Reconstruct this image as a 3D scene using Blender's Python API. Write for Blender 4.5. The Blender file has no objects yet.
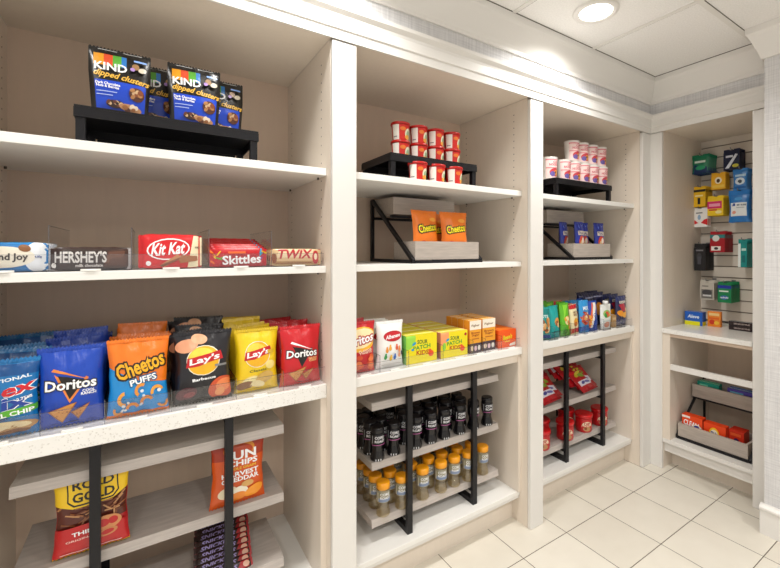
import bpy, bmesh, math, random
from mathutils import Vector, Matrix
from mathutils.geometry import tessellate_polygon
PI = math.pi
S = bpy.context.scene
COL = S.collection
random.seed(7)

# ------------------------------------------------------------------ camera
cd = bpy.data.cameras.new('camera'); cam = bpy.data.objects.new('camera', cd); COL.objects.link(cam)
cam.location = (0, 0, 1.40); cam.rotation_euler = (PI/2, 0, -0.5991)
cd.sensor_width = 36; cd.lens = 412.7/780*36
cd.shift_x = -(429.5-390)/780; cd.shift_y = -(284-250.05)/780
cd.clip_start = 0.05
S.camera = cam
S.view_settings.view_transform = 'Standard'
S.view_settings.look = 'None'
S.view_settings.gamma = 1
S.view_settings.use_curve_mapping = False
S.view_settings.exposure = 0.09
S.cycles.transparent_max_bounces = 64
# ------------------------------------------------------------------ world and lights
W = bpy.data.worlds.new('world'); S.world = W; W.use_nodes = True
W.node_tree.nodes['Background'].inputs[0].default_value = (1.0, 0.97, 0.935, 1)
W.node_tree.nodes['Background'].inputs[1].default_value = 0.72
LIGHTS = [(1.70, 1.135), (0.48, 1.135), (-0.74, 1.135), (1.70, -0.69), (0.48, -0.69), (-0.74, -0.69)]
LIGHT_W = [9.5, 8, 10, 14, 12, 12]
for (x, y), w in zip(LIGHTS, LIGHT_W):
    ld = bpy.data.lights.new('downlight', 'AREA'); ld.shape = 'DISK'; ld.size = 0.17; ld.energy = w
    ld.color = (1.0, 0.985, 0.955); ld.spread = math.radians(145)
    lo = bpy.data.objects.new('downlight', ld); lo.location = (x, y, 2.480); COL.objects.link(lo)

# ------------------------------------------------------------------ materials
def lin(h):
    h = h.lstrip('#'); r = [int(h[i:i+2], 16)/255 for i in (0, 2, 4)]
    return tuple(((c/12.92) if c <= 0.04045 else ((c+0.055)/1.055)**2.4) for c in r) + (1,)
MC = {}
def mat(h, rough=0.45, metal=0.0, spec=0.5, noise=0.0, nscale=20, name=None, bump=0.0, stretch=(1, 1, 1), coat=0.0):
    k = (h, rough, metal, spec, noise, nscale, bump, stretch, coat)
    if k in MC: return MC[k]
    m = bpy.data.materials.new(name or ('finish_' + h)); m.use_nodes = True
    nt = m.node_tree; b = nt.nodes['Principled BSDF']
    b.inputs['Roughness'].default_value = rough; b.inputs['Metallic'].default_value = metal
    b.inputs['Specular IOR Level'].default_value = spec
    if coat: b.inputs['Coat Weight'].default_value = coat
    c = lin(h); b.inputs['Base Color'].default_value = c
    if noise or bump:
        tc = nt.nodes.new('ShaderNodeTexCoord'); mp = nt.nodes.new('ShaderNodeMapping'); mp.inputs['Scale'].default_value = stretch
        nz = nt.nodes.new('ShaderNodeTexNoise'); nz.inputs['Scale'].default_value = nscale; nz.inputs['Detail'].default_value = 4
        nt.links.new(tc.outputs['Object'], mp.inputs[0]); nt.links.new(mp.outputs[0], nz.inputs[0])
        if noise:
            rp = nt.nodes.new('ShaderNodeValToRGB'); nt.links.new(nz.outputs[0], rp.inputs[0])
            rp.color_ramp.elements[0].position = .3; rp.color_ramp.elements[1].position = .7
            rp.color_ramp.elements[0].color = tuple(v*(1-noise) for v in c[:3]) + (1,)
            rp.color_ramp.elements[1].color = tuple(min(1, v*(1+noise)) for v in c[:3]) + (1,)
            nt.links.new(rp.outputs[0], b.inputs['Base Color'])
        if bump:
            bp = nt.nodes.new('ShaderNodeBump'); bp.inputs['Strength'].default_value = bump; bp.inputs['Distance'].default_value = .002
            nt.links.new(nz.outputs[0], bp.inputs['Height']); nt.links.new(bp.outputs[0], b.inputs['Normal'])
    MC[k] = m; return m
def film(h): return mat(h, 0.28, spec=0.6, nscale=34, bump=.8)
def card(h): return mat(h, 0.5, spec=0.4)
CAB = mat('e6dacb', 0.42, noise=.015, nscale=60, name='cabinet_laminate', stretch=(1, 1, .15))
TRIMM = mat('e6e3de', 0.35, name='painted_trim')
BACKP = mat('dcc6b2', 0.5, noise=.02, nscale=40, name='back_panel_laminate', stretch=(1, 1, .1))
SHELF = mat('f0eee9', 0.35, name='white_shelf')
BLACK = mat('17161a', 0.38, metal=.3, noise=.1, nscale=80, name='black_powder_coat')
WOOD = mat('bbb2ab', 0.55, noise=.10, nscale=9, name='grey_wood', stretch=(1.2, 8, 18), bump=.15)
WOODT = mat('b3a89e', 0.55, noise=.13, nscale=9, name='grey_oak_tray', stretch=(1.2, 8, 18), bump=.15)
HOLE = mat('5a5048', 0.7)
def quartz():
    m = bpy.data.materials.new('speckled_quartz'); m.use_nodes = True; nt = m.node_tree; b = nt.nodes['Principled BSDF']
    b.inputs['Roughness'].default_value = .22
    tc = nt.nodes.new('ShaderNodeTexCoord')
    v = nt.nodes.new('ShaderNodeTexVoronoi'); v.inputs['Scale'].default_value = 330; nt.links.new(tc.outputs['Object'], v.inputs[0])
    wn = nt.nodes.new('ShaderNodeTexNoise'); wn.inputs['Scale'].default_value = 60; nt.links.new(tc.outputs['Object'], wn.inputs[0])
    a = nt.nodes.new('ShaderNodeMath'); a.operation = 'MULTIPLY'; nt.links.new(v.outputs['Color'], a.inputs[0]); nt.links.new(wn.outputs[0], a.inputs[1])
    r = nt.nodes.new('ShaderNodeValToRGB'); r.color_ramp.elements[0].position = .05; r.color_ramp.elements[0].color = lin('d6d2cb')
    r.color_ramp.elements[1].position = .11; r.color_ramp.elements[1].color = lin('efede8')
    nt.links.new(a.outputs[0], r.inputs[0]); nt.links.new(r.outputs[0], b.inputs['Base Color'])
    return m
QUARTZ = quartz()
def wallpaper():
    m = bpy.data.materials.new('woven_wallpaper'); m.use_nodes = True; nt = m.node_tree; b = nt.nodes['Principled BSDF']
    b.inputs['Roughness'].default_value = .65
    tc = nt.nodes.new('ShaderNodeTexCoord'); outs = []
    for sc in ((900, 900, 25), (25, 25, 700)):
        mp = nt.nodes.new('ShaderNodeMapping'); mp.inputs['Scale'].default_value = sc; nt.links.new(tc.outputs['Object'], mp.inputs[0])
        n = nt.nodes.new('ShaderNodeTexNoise'); n.inputs['Scale'].default_value = .22; n.inputs['Detail'].default_value = 2
        nt.links.new(mp.outputs[0], n.inputs[0]); outs.append(n)
    a = nt.nodes.new('ShaderNodeMath'); a.operation = 'ADD'; nt.links.new(outs[0].outputs[0], a.inputs[0]); nt.links.new(outs[1].outputs[0], a.inputs[1])
    r = nt.nodes.new('ShaderNodeValToRGB'); nt.links.new(a.outputs[0], r.inputs[0])
    h = nt.nodes.new('ShaderNodeMath'); h.operation = 'MULTIPLY'; h.inputs[1].default_value = .5
    nt.links.new(a.outputs[0], h.inputs[0]); nt.links.new(h.outputs[0], r.inputs[0])
    r.color_ramp.elements[0].position = .35; r.color_ramp.elements[0].color = lin('c6c5c6')
    r.color_ramp.elements[1].position = .65; r.color_ramp.elements[1].color = lin('e0dfdf')
    nt.links.new(r.outputs[0], b.inputs['Base Color']); return m
PAPER = wallpaper()
def floor_mat():
    m = bpy.data.materials.new('ceramic_floor_tile'); m.use_nodes = True; nt = m.node_tree; b = nt.nodes['Principled BSDF']
    L = nt.links.new
    tc = nt.nodes.new('ShaderNodeTexCoord'); sp = nt.nodes.new('ShaderNodeSeparateXYZ'); L(tc.outputs['Object'], sp.inputs[0])
    def M(op, a, bb=None, c=None):
        n = nt.nodes.new('ShaderNodeMath'); n.operation = op
        for i, v in enumerate((a, bb, c)):
            if v is None: continue
            if isinstance(v, (int, float)): n.inputs[i].default_value = v
            else: L(v, n.inputs[i])
        return n.outputs[0]
    T = 0.3048; ds = []; cells = []
    for ax, o in (('X', 1.409), ('Y', 1.306)):
        t = M('DIVIDE', M('SUBTRACT', sp.outputs[ax], o-.0015-T*60), T)
        f = M('FRACT', t); cells.append(M('FLOOR', t))
        ds.append(M('LESS_THAN', f, 0.0033/T))
    g = M('MAXIMUM', ds[0], ds[1])
    cx = nt.nodes.new('ShaderNodeCombineXYZ'); L(cells[0], cx.inputs[0]); L(cells[1], cx.inputs[1])
    wn = nt.nodes.new('ShaderNodeTexWhiteNoise'); L(cx.outputs[0], wn.inputs[0])
    nz = nt.nodes.new('ShaderNodeTexNoise'); nz.inputs['Scale'].default_value = 9; nz.inputs['Detail'].default_value = 5; L(tc.outputs['Object'], nz.inputs[0])
    v = M('ADD', M('MULTIPLY', wn.outputs[0], .35), M('MULTIPLY', nz.outputs[0], .65))
    r = nt.nodes.new('ShaderNodeValToRGB'); L(v, r.inputs[0])
    r.color_ramp.elements[0].position = .2; r.color_ramp.elements[0].color = lin('dbd4c6')
    r.color_ramp.elements[1].position = .8; r.color_ramp.elements[1].color = lin('e6e0d3')
    mx = nt.nodes.new('ShaderNodeMix'); mx.data_type = 'RGBA'; L(g, mx.inputs[0]); L(r.outputs[0], mx.inputs[6]); mx.inputs[7].default_value = lin('5b5044')
    L(mx.outputs[2], b.inputs['Base Color'])
    L(M('ADD', .3, M('MULTIPLY', g, .5)), b.inputs['Roughness'])
    bp = nt.nodes.new('ShaderNodeBump'); bp.inputs['Distance'].default_value = .002; bp.inputs['Strength'].default_value = .6
    L(M('SUBTRACT', 1.0, g), bp.inputs['Height']); L(bp.outputs[0], b.inputs['Normal'])
    return m
FLOOR = floor_mat()
CEIL = mat('f1efec', 0.85, noise=.05, nscale=140, name='mineral_ceiling_tile', bump=.5)
def clear(name, tint=(1, 1, 1, 1), f=.10):
    m = bpy.data.materials.new(name); m.use_nodes = True; nt = m.node_tree; nt.nodes.clear()
    o = nt.nodes.new('ShaderNodeOutputMaterial'); t = nt.nodes.new('ShaderNodeBsdfTransparent'); t.inputs[0].default_value = tint
    g = nt.nodes.new('ShaderNodeBsdfGlossy'); g.inputs['Roughness'].default_value = .05
    fr = nt.nodes.new('ShaderNodeLayerWeight'); fr.inputs[0].default_value = .5
    q = nt.nodes.new('ShaderNodeMath'); q.operation = 'POWER'; q.inputs[1].default_value = 5; nt.links.new(fr.outputs['Facing'], q.inputs[0])
    a = nt.nodes.new('ShaderNodeMath'); a.operation = 'MULTIPLY_ADD'; a.inputs[1].default_value = .55; a.inputs[2].default_value = f; nt.links.new(q.outputs[0], a.inputs[0])
    mx = nt.nodes.new('ShaderNodeMixShader'); nt.links.new(a.outputs[0], mx.inputs[0]); nt.links.new(t.outputs[0], mx.inputs[1]); nt.links.new(g.outputs[0], mx.inputs[2])
    nt.links.new(mx.outputs[0], o.inputs[0]); return m
ACR = clear('clear_acrylic', (.975, .975, .98, 1), .05)
ACRE = clear('acrylic_edge', (.72, .72, .75, 1), .15)
LIQ = clear('amber_liquid_bottle', (.98, .92, .74, 1), .15)
LENS = bpy.data.materials.new('lit_lens'); LENS.use_nodes = True
_b = LENS.node_tree.nodes['Principled BSDF']; _b.inputs['Emission Color'].default_value = (1, .96, .88, 1); _b.inputs['Emission Strength'].default_value = 6

# ------------------------------------------------------------------ mesh builder
class MB:
    def __init__(s): s.v = []; s.f = []; s.m = []; s.ms = []; s.sm = []
    def mi(s, m):
        if m not in s.ms: s.ms.append(m)
        return s.ms.index(m)
    def add(s, vs, fs, m, smooth=False):
        o = len(s.v); k = s.mi(m); s.v += [tuple(v) for v in vs]
        for f in fs: s.f.append(tuple(i+o for i in f)); s.m.append(k); s.sm.append(smooth)
        return s
    def box(s, x0, x1, y0, y1, z0, z1, m, M=None):
        vs = [Vector((x, y, z)) for z in (z0, z1) for y in (y0, y1) for x in (x0, x1)]
        if M is not None: vs = [M @ v for v in vs]
        return s.add(vs, [(0, 2, 3, 1), (4, 5, 7, 6), (0, 1, 5, 4), (2, 6, 7, 3), (0, 4, 6, 2), (1, 3, 7, 5)], m)
    def bar(s, a, b, w, m, up=(0, 0, 1)):
        a = Vector(a); b = Vector(b); d = (b-a); L = d.length; d.normalize(); u = Vector(up)
        if abs(d.dot(u)) > .99: u = Vector((0, 1, 0))
        r = d.cross(u).normalized(); u = r.cross(d)
        M = Matrix((r, d, u)).transposed().to_4x4(); M.translation = a
        return s.box(-w/2, w/2, 0, L, -w/2, w/2, m, M)
    def lathe(s, prof, ms, c=(0, 0, 0), n=24, cap=True):
        # prof: [(r,z)], ms: material or list per segment
        vs = []; fs = []
        for r, z in prof:
            for i in range(n):
                a = 2*PI*i/n; vs.append((c[0]+r*math.cos(a), c[1]+r*math.sin(a), c[2]+z))
        if not isinstance(ms, list): ms = [ms]*(len(prof)-1)
        o = len(s.v); s.v += vs
        for j in range(len(prof)-1):
            k = s.mi(ms[j])
            for i in range(n):
                a, b = j*n+i, j*n+(i+1) % n
                s.f.append((o+a, o+b, o+b+n, o+a+n)); s.m.append(k); s.sm.append(True)
        if cap:
            s.f.append(tuple(o+i for i in range(n-1, -1, -1))); s.m.append(s.mi(ms[0])); s.sm.append(False)
            s.f.append(tuple(o+(len(prof)-1)*n+i for i in range(n))); s.m.append(s.mi(ms[-1])); s.sm.append(False)
        return s
    def prism(s, pts, axis, a0, a1, m):
        n = len(pts)
        def P(p, a): return {'X': (a, p[0], p[1]), 'Y': (p[0], a, p[1]), 'Z': (p[0], p[1], a)}[axis]
        vs = [P(p, a0) for p in pts]+[P(p, a1) for p in pts]
        fs = [tuple(range(n)), tuple(range(2*n-1, n-1, -1))]+[(i, i+n, (i+1) % n+n, (i+1) % n) for i in range(n)]
        return s.add(vs, fs, m)
    def build(s, name, parent=None, loc=None, bevel=0):
        me = bpy.data.meshes.new(name); me.from_pydata(s.v, [], s.f)
        for m in s.ms: me.materials.append(m)
        me.polygons.foreach_set('material_index', s.m); me.polygons.foreach_set('use_smooth', s.sm); me.update()
        o = bpy.data.objects.new(name, me); COL.objects.link(o)
        if parent: o.parent = parent
        if loc: o.location = loc
        if bevel:
            bm = bmesh.new(); bm.from_mesh(me); bmesh.ops.recalc_face_normals(bm, faces=bm.faces); bm.to_mesh(me); bm.free()
            md = o.modifiers.new('bevel', 'BEVEL'); md.width = bevel; md.segments = 2; md.limit_method = 'ANGLE'
        return o
def struct(o): o['kind'] = 'structure'; return o
def tag(o, label, cat, group=None):
    o['label'] = label; o['category'] = cat
    if group: o['group'] = group
    return o
def root(name, label, cat, loc=(0, 0, 0), rz=0, group=None, rx=0, ry=0):
    o = bpy.data.objects.new(name, None); o.empty_display_size = .05; COL.objects.link(o)
    o.location = loc; o.rotation_euler = (rx, ry, rz); return tag(o, label, cat, group)
KIDS = {}
def kids(o): return [c for c in bpy.data.objects if c.parent == o]
def copy_tree(o, parent=None):
    c = o.copy(); COL.objects.link(c)
    if parent: c.parent = parent
    if o.name not in KIDS: KIDS[o.name] = kids(o)
    for ch in KIDS[o.name]: copy_tree(ch, c)
    return c
def place(proto, loc, rz, label, group=None, rx=0, ry=0):
    """first call moves the prototype itself, later calls copy it"""
    if not proto.get('_used'):
        proto['_used'] = 1; o = proto
    else: o = copy_tree(proto)
    o.location = loc; o.rotation_euler = (rx, ry, rz); o['label'] = label
    if group: o['group'] = group
    return o

# ------------------------------------------------------------------ flat art laid on curved faces
TC = {}
def text_tris(t):
    if t in TC: return TC[t]
    c = bpy.data.curves.new('t', 'FONT'); c.body = t; c.size = 1; c.resolution_u = 2; c.offset = .028
    c.space_character = 1.0; c.space_line = .8; c.align_x = 'CENTER'
    o = bpy.data.objects.new('t', c); COL.objects.link(o); dg = bpy.context.evaluated_depsgraph_get(); dg.update()
    me = o.evaluated_get(dg).to_mesh()
    bm = bmesh.new(); bm.from_mesh(me); bmesh.ops.triangulate(bm, faces=bm.faces)
    vs = [(v.co.x, v.co.y) for v in bm.verts]; bm.verts.index_update(); fs = [tuple(v.index for v in f.verts) for f in bm.faces]
    bm.free(); o.evaluated_get(dg).to_mesh_clear(); bpy.data.objects.remove(o); bpy.data.curves.remove(c)
    xs = [v[0] for v in vs]; ys = [v[1] for v in vs]; x0, x1, y0, y1 = min(xs), max(xs), min(ys), max(ys)
    vs = [((x-(x0+x1)/2)/(x1-x0), (y-(y0+y1)/2)/(y1-y0)) for x, y in vs]
    TC[t] = (vs, fs); return TC[t]
def subdiv(vs, fs, L):
    vs = list(vs)
    for _ in range(5):
        mx = max((math.dist(vs[f[i]], vs[f[(i+1) % 3]]) for f in fs for i in range(3)), default=0)
        if mx < L or len(fs) > 4000: break
        nf = []; em = {}
        def mid(a, b):
            k = (min(a, b), max(a, b))
            if k not in em: em[k] = len(vs); vs.append(((vs[a][0]+vs[b][0])/2, (vs[a][1]+vs[b][1])/2))
            return em[k]
        for a, b, c in fs:
            d, e, f = mid(a, b), mid(b, c), mid(c, a); nf += [(a, d, f), (d, b, e), (f, e, c), (d, e, f)]
        fs = nf
    return vs, fs
def art(mb, items, fn, w, h, mf=film, L=.009, base=.0006, step=.00022):
    """fn(x,z,off)->xyz ; items in fractions of the face"""
    for i, it in enumerate(items):
        k = it[0]; off = base+step*i
        if k == 'r': _, x0, z0, x1, z1, c = it[:6]; P = [(x0, z0), (x1, z0), (x1, z1), (x0, z1)]
        elif k == 'e':
            _, cx, cz, rx, rz, c = it[:6]; ro = math.radians(it[6]) if len(it) > 6 else 0
            P = []
            for j in range(20):
                a = 2*PI*j/20; X = rx*w*math.cos(a); Z = rz*h*math.sin(a)
                P.append((cx+(X*math.cos(ro)-Z*math.sin(ro))/w, cz+(X*math.sin(ro)+Z*math.cos(ro))/h))
        elif k == 'p': P = it[1]; c = it[2]
        if k == 't':
            _, t, cx, cz, tw, th, c = it[:7]; ro = math.radians(it[7]) if len(it) > 7 else 0; sh = it[8] if len(it) > 8 else 0
            vs0, fs = text_tris(t); vs = []
            for x, y in vs0:
                X = x*tw*w+sh*y*th*h; Z = y*th*h
                vs.append((cx*w-w/2+X*math.cos(ro)-Z*math.sin(ro), cz*h+X*math.sin(ro)+Z*math.cos(ro)))
        else:
            vs = [((x-.5)*w, z*h) for x, z in P]
            fs = [tuple(t) for t in tessellate_polygon([[Vector((x, z, 0)) for x, z in vs]])]
        if k != 't': vs = [(max(-w/2, min(w/2, x)), max(0, min(h, z))) for x, z in vs]
        vs, fs = subdiv(vs, fs, L)
        nf = []
        for a, b, d in fs:
            A, B, D = vs[a], vs[b], vs[d]
            nf.append((a, b, d) if (B[0]-A[0])*(D[1]-A[1])-(B[1]-A[1])*(D[0]-A[0]) > 0 else (a, d, b))
        mb.add([fn(x, z, off) for x, z in vs], nf, mf(c), True)
def flat(y): return lambda x, z, off: (x, y-off, z)
def outl(c1, c2, t, cx, cz, tw, th, ro=0, sh=0, g=.012):
    """lettering with an outline: offset dark copies under the light one"""
    r = [('t', t, cx+dx*g, cz+dz*g, tw*1.02, th*1.03, c2, ro, sh) for dx, dz in ((-1, -1), (1, -1), (-1, 1), (1, 1))]
    return r+[('t', t, cx, cz, tw, th, c1, ro, sh)]

# ------------------------------------------------------------------ packages
def bagfn(w, h, t, seed=0, style='pillow', wr=1.0):
    rnd = random.Random(seed); ph = [rnd.uniform(0, 6.28) for _ in range(6)]
    def f(x, z, off=0, side=-1):
        u = max(-1, min(1, 2*x/w)); v = max(0, min(1, z/h))
        e = max(0, 1-abs(u)**2.6)**.55
        if style == 'pillow':
            g = max(0, 1-abs(2*v-1)**2.6)**.7*(1.12-.24*v)
            X = x*(1-.095*math.sin(PI*v)-.012*math.sin(v*19+ph[4])*math.sin(PI*v)); Z = z+.012*h/.2*(1-v)*math.cos(u*1.6)*.3
        else:
            g = min(1, (v+.25)*1.6)*max(0, 1-v**2.2)**.8 + .02
            X = x*(.90+.10*min(1, v*1.6)); Z = z
        T = t/2*e*g
        se = math.exp(-(1-v)*9)+ (math.exp(-v*9) if style == 'pillow' else 0)
        wv = wr*(.0022*se*math.sin(u*11+ph[0]+3*v)*(1-abs(u)**4)+(.0009*math.sin(u*5+v*9+ph[1])*math.sin(v*7-u*4+ph[2])+.0005*math.sin(u*13-v*8+ph[4])*math.sin(v*17+u*6+ph[5]))*e*min(1, g*2))
        y = side*(T+(off if off else 0)) + wv*(1 if side < 0 else .6)
        if v > .93: y += (v-.93)*h*.25*math.sin(ph[3])
        return (X, y, Z)
    return f
def seal_mesh(mb, fn, w, z0, z1, m, n=36, th=.0016):
    vs = []; fs = []
    for j, z in enumerate((z0, (z0+z1)/2, z1)):
        for i in range(n+1):
            x = (-.5+i/n)*w; p = fn(x*.999, z, 0); dz = .0022*(1 if i % 2 else -1) if j == 2 or (z0 < .02 and j == 0) else 0
            if j != 1 and not dz: dz = 0
            for sd in (-1, 1): vs.append((p[0], p[1]*.3+sd*th+(.0007 if i % 2 else 0), z+(dz if (z1 > .05 and j == 2) or (z1 <= .05 and j == 0) else 0)))
    r = (n+1)*2
    for j in range(2):
        for i in range(n):
            a = j*r+2*i; fs.append((a, a+2, a+2+r, a+r)); fs.append((a+1, a+1+r, a+3+r, a+3))
    for i in range(n): fs.append((2*i, 2*i+1, 2*i+3, 2*i+2)); a = 2*r+2*i; fs.append((a, a+2, a+3, a+1))
    mb.add(vs, fs, m, False)
def bag(name, label, cat, w, h, t, base, items, seed=0, style='pillow', wr=1.0, seal=None, top=None, lip=.05):
    R = root(name, label, cat); fn = bagfn(w, h, t, seed, style, wr); mb = MB(); nx, nz = 22, 26
    z0 = lip*h*.7 if style == 'pillow' else 0; z1 = h*(1-lip)
    for side in (-1, 1):
        vs = [fn((-.5+i/nx)*w, z0+(z1-z0)*j/nz, 0, side) for j in range(nz+1) for i in range(nx+1)]
        fs = []
        for j in range(nz):
            for i in range(nx):
                a = j*(nx+1)+i; q = (a, a+1, a+nx+2, a+nx+1); fs.append(q if side < 0 else q[::-1])
        mb.add(vs, fs, film(base), True)
    if style != 'pillow':
        vs = [fn((-.5+i/nx)*w, 0, 0, s) for s in (-1, 1) for i in range(nx+1)]
        mb.add(vs, [(i, i+nx+1, i+nx+2, i+1) for i in range(nx)], film(base))
    art(mb, items, lambda x, z, o: fn(x, max(z, z0), o, -1), w, h)
    mb.build('pouch', R)
    s = MB(); seal_mesh(s, fn, w, z1-.0008, h, film(seal or base)); s.build('top_seal', R)
    if style == 'pillow': s = MB(); seal_mesh(s, fn, w, .0005, z0+.0008, film(seal or base)); s.build('bottom_seal', R)
    return R
def carton(name, label, cat, w, h, d, base, front, side=None, top=None, basecol2=None, flap=True):
    R = root(name, label, cat); mb = MB(); mb.box(-w/2, w/2, 0, d, 0, h, card(base))
    art(mb, front, flat(0), w, h, card, 9, .0004, .00012)
    if side:
        art(mb, side, lambda x, z, o: (-w/2-o, -x+d/2, z), d, h, card, 9, .0004, .00012)
        art(mb, side, lambda x, z, o: (w/2+o, x+d/2, z), d, h, card, 9, .0004, .00012)
    if top: art(mb, top, lambda x, z, o: (x, z, h+o), w, d, card, 9, .0004, .00012)
    mb.build('box_body', R)
    if flap:
        f = MB(); f.box(-w/2+.002, w/2-.002, d*.3, d*.32, h+.0002, h+.0012, card('ffffff' if not basecol2 else basecol2)); f.build('tuck_flap', R)
    return R
def wrapbar(name, label, cat, w, h, t, base, items, end=None, tube=False):
    """horizontal flow-wrapped bar: fin seals left and right"""
    R = root(name, label, cat); mb = MB(); nx, n = 20, 16; ew = .008
    def sec(x, a):
        e = max(0, 1-abs(2*x/(w-2*ew))**8)**.5
        p = 3.2
        ca, sa = math.cos(a), math.sin(a)
        yy = math.copysign(abs(ca)**(2/p), ca)*t/2*(.12+.88*e); zz = math.copysign(abs(sa)**(2/p), sa)*h/2*(.9+.1*e)
        return (x, yy+t/2, zz+h/2+.0006*math.sin(x*190+a*3))
    vs = [sec((-.5+i/nx)*(w-2*ew), 2*PI*j/n) for i in range(nx+1) for j in range(n)]
    fs = [(i*n+j, i*n+(j+1) % n, (i+1)*n+(j+1) % n, (i+1)*n+j) for i in range(nx) for j in range(n)]
    mb.add(vs, [f[::-1] for f in fs], film(base), True)
    def fn(x, z, o):
        e = max(0, 1-abs(2*x/(w-2*ew))**8)**.5; s = abs(2*z/h-1); c = max(0, 1-s**3.2)**(1/3.2)
        return (x, t/2-(t/2*(.12+.88*e))*c-o, h/2+(z-h/2)*(.9+.1*e))
    art(mb, items, fn, w, h)
    mb.build('wrapper', R)
    for sd in (-1, 1):
        s = MB(); vs = []; fs = []; k = 14
        for i in range(k+1):
            z = h*(.03+.94*i/k)
            for x in (w/2-ew-.001, w/2+(.001 if i % 2 else -.001)):
                for y in (-.0008, .0008): vs.append((sd*x, t/2+y+(.0006 if i % 2 else 0), z))
        for i in range(k):
            a = 4*i; fs += [(a, a+2, a+6, a+4), (a+1, a+5, a+7, a+3), (a+2, a+3, a+7, a+6), (a, a+4, a+5, a+1)]
        s.add(vs, fs, film(end or base)); s.build('end_seal', R)
    return R
def chip(x, z, s, c='d98a3a', c2='b9651f', r=0):
    P = []
    for a in (90, 210, 330):
        b = math.radians(a+r); P.append((x+s*math.cos(b), z+s*.75*math.sin(b)))
    Q = [(x+(p[0]-x)*.82, z+(p[1]-z)*.82) for p in P]
    o = [('p', P, c2), ('p', Q, c)]
    rn = random.Random(int(x*1000+z*77))
    for _ in range(5): o.append(('e', x+rn.uniform(-.3, .3)*s, z+rn.uniform(-.25, .25)*s, .012, .008, c2))
    return o
def puff(x, z, s, c='f08a1d', r=0):
    P = []
    for i in range(9): a = math.radians(r+i*22); P.append((x+s*math.cos(a), z+s*.8*math.sin(a)))
    for i in range(8, -1, -1): a = math.radians(r+i*22); P.append((x+s*.55*math.cos(a), z+s*.44*math.sin(a)))
    return [('p', P, c)]
def blobs(x0, z0, x1, z1, cols, n, r, seed=1):
    rn = random.Random(seed)
    return [('e', rn.uniform(x0, x1), rn.uniform(z0, z1), r*rn.uniform(.6, 1.2), r*rn.uniform(.5, .9), rn.choice(cols), rn.uniform(0, 180)) for _ in range(n)]
ORD = ['first', 'second', 'third', 'fourth', 'fifth', 'sixth', 'seventh', 'eighth', 'ninth', 'tenth']

# ------------------------------------------------------------------ the room
XW0, XW1, YR, ZC = -2.2, 3.33, -3.0, 2.50
def sbox(name, x0, x1, y0, y1, z0, z1, m, bevel=0): return struct(MB().box(x0, x1, y0, y1, z0, z1, m).build(name, bevel=bevel))
sbox('floor', XW0, XW1, YR, 2.05, -.05, 0, FLOOR)
sbox('ceiling', XW0, XW1, YR, 2.05, ZC, ZC+.05, CEIL)
sbox('wall_back', XW0-.1, XW1, 2.05, 2.15, -.05, ZC+.05, PAPER)
sbox('wall_end', XW1, XW1+.1, YR, 2.15, -.05, ZC+.05, PAPER)
sbox('wall_right', 2.52, XW1, YR, .752, 0, ZC, PAPER)
# ceiling grid
g = MB()
for k in range(-5, 4):
    x = 1.397+.61*k
    if x < 2.6: g.box(x-.010, x+.012, YR, 1.36, ZC-.004, ZC+.002, TRIMM)
for k in range(-6, 1):
    y = .83+.61*k; g.box(XW0, 2.66, y-.012, y+.012, ZC-.0045, ZC+.002, TRIMM)
shadow_line = mat('6b655c', .8)  # thin shadow lines beside T-bars and crown, put in as dark-coloured strips
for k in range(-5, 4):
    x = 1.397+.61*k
    if x < 2.6: g.box(x+.012, x+.0145, YR, 1.36, ZC-.003, ZC+.002, shadow_line)
for k in range(-6, 1): y = .83+.61*k; g.box(XW0, 2.66, y-.0145, y-.012, ZC-.003, ZC+.002, shadow_line)
g.box(XW0, 2.655, 1.3525, 1.3555, ZC-.003, ZC+.002, shadow_line).box(2.655, 2.658, .775, 1.3555, ZC-.003, ZC+.002, shadow_line)
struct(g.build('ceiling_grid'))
# soffit faces, mouldings (profile points are (distance out from the face, z))
FY, FX = 1.417, 2.72
def moulding(name, prof, m, x0=-2.2):
    mb = MB(); n = len(prof)
    path = [lambda p: (x0, FY-p), lambda p: (FX-p, FY-p), lambda p: (FX-p, .775)]
    vs = [(*q(p), z) for q in path for p, z in prof]; fs = []
    for s in range(2):
        for i in range(n): j = (i+1) % n; fs.append((s*n+i, s*n+j, (s+1)*n+j, (s+1)*n+i))
    fs += [tuple(range(n)), tuple(range(3*n-1, 2*n-1, -1))]
    mb.add(vs, fs, m); o = mb.build(name); return struct(o)
sbox('wall_soffit', XW0, FX+.001, FY, 2.05, 2.20, ZC, PAPER)
sbox('wall_soffit_end', FX, XW1, .775, FY+.001, 2.20, ZC, PAPER)
moulding('trim_crown', [(-.002, 2.345), (.010, 2.345), (.012, 2.362), (.020, 2.375), (.030, 2.40), (.052, 2.455), (.060, 2.470), (.062, 2.499), (-.002, 2.499)], TRIMM)
moulding('trim_header_upper', [(-.002, 2.235), (.014, 2.235), (.016, 2.245), (.030, 2.258), (.032, 2.272), (-.002, 2.272)], TRIMM)
moulding('trim_header', [(-.002, 2.160), (.006, 2.160), (.008, 2.192), (.014, 2.196), (.014, 2.2345), (-.002, 2.2345)], TRIMM)
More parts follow.
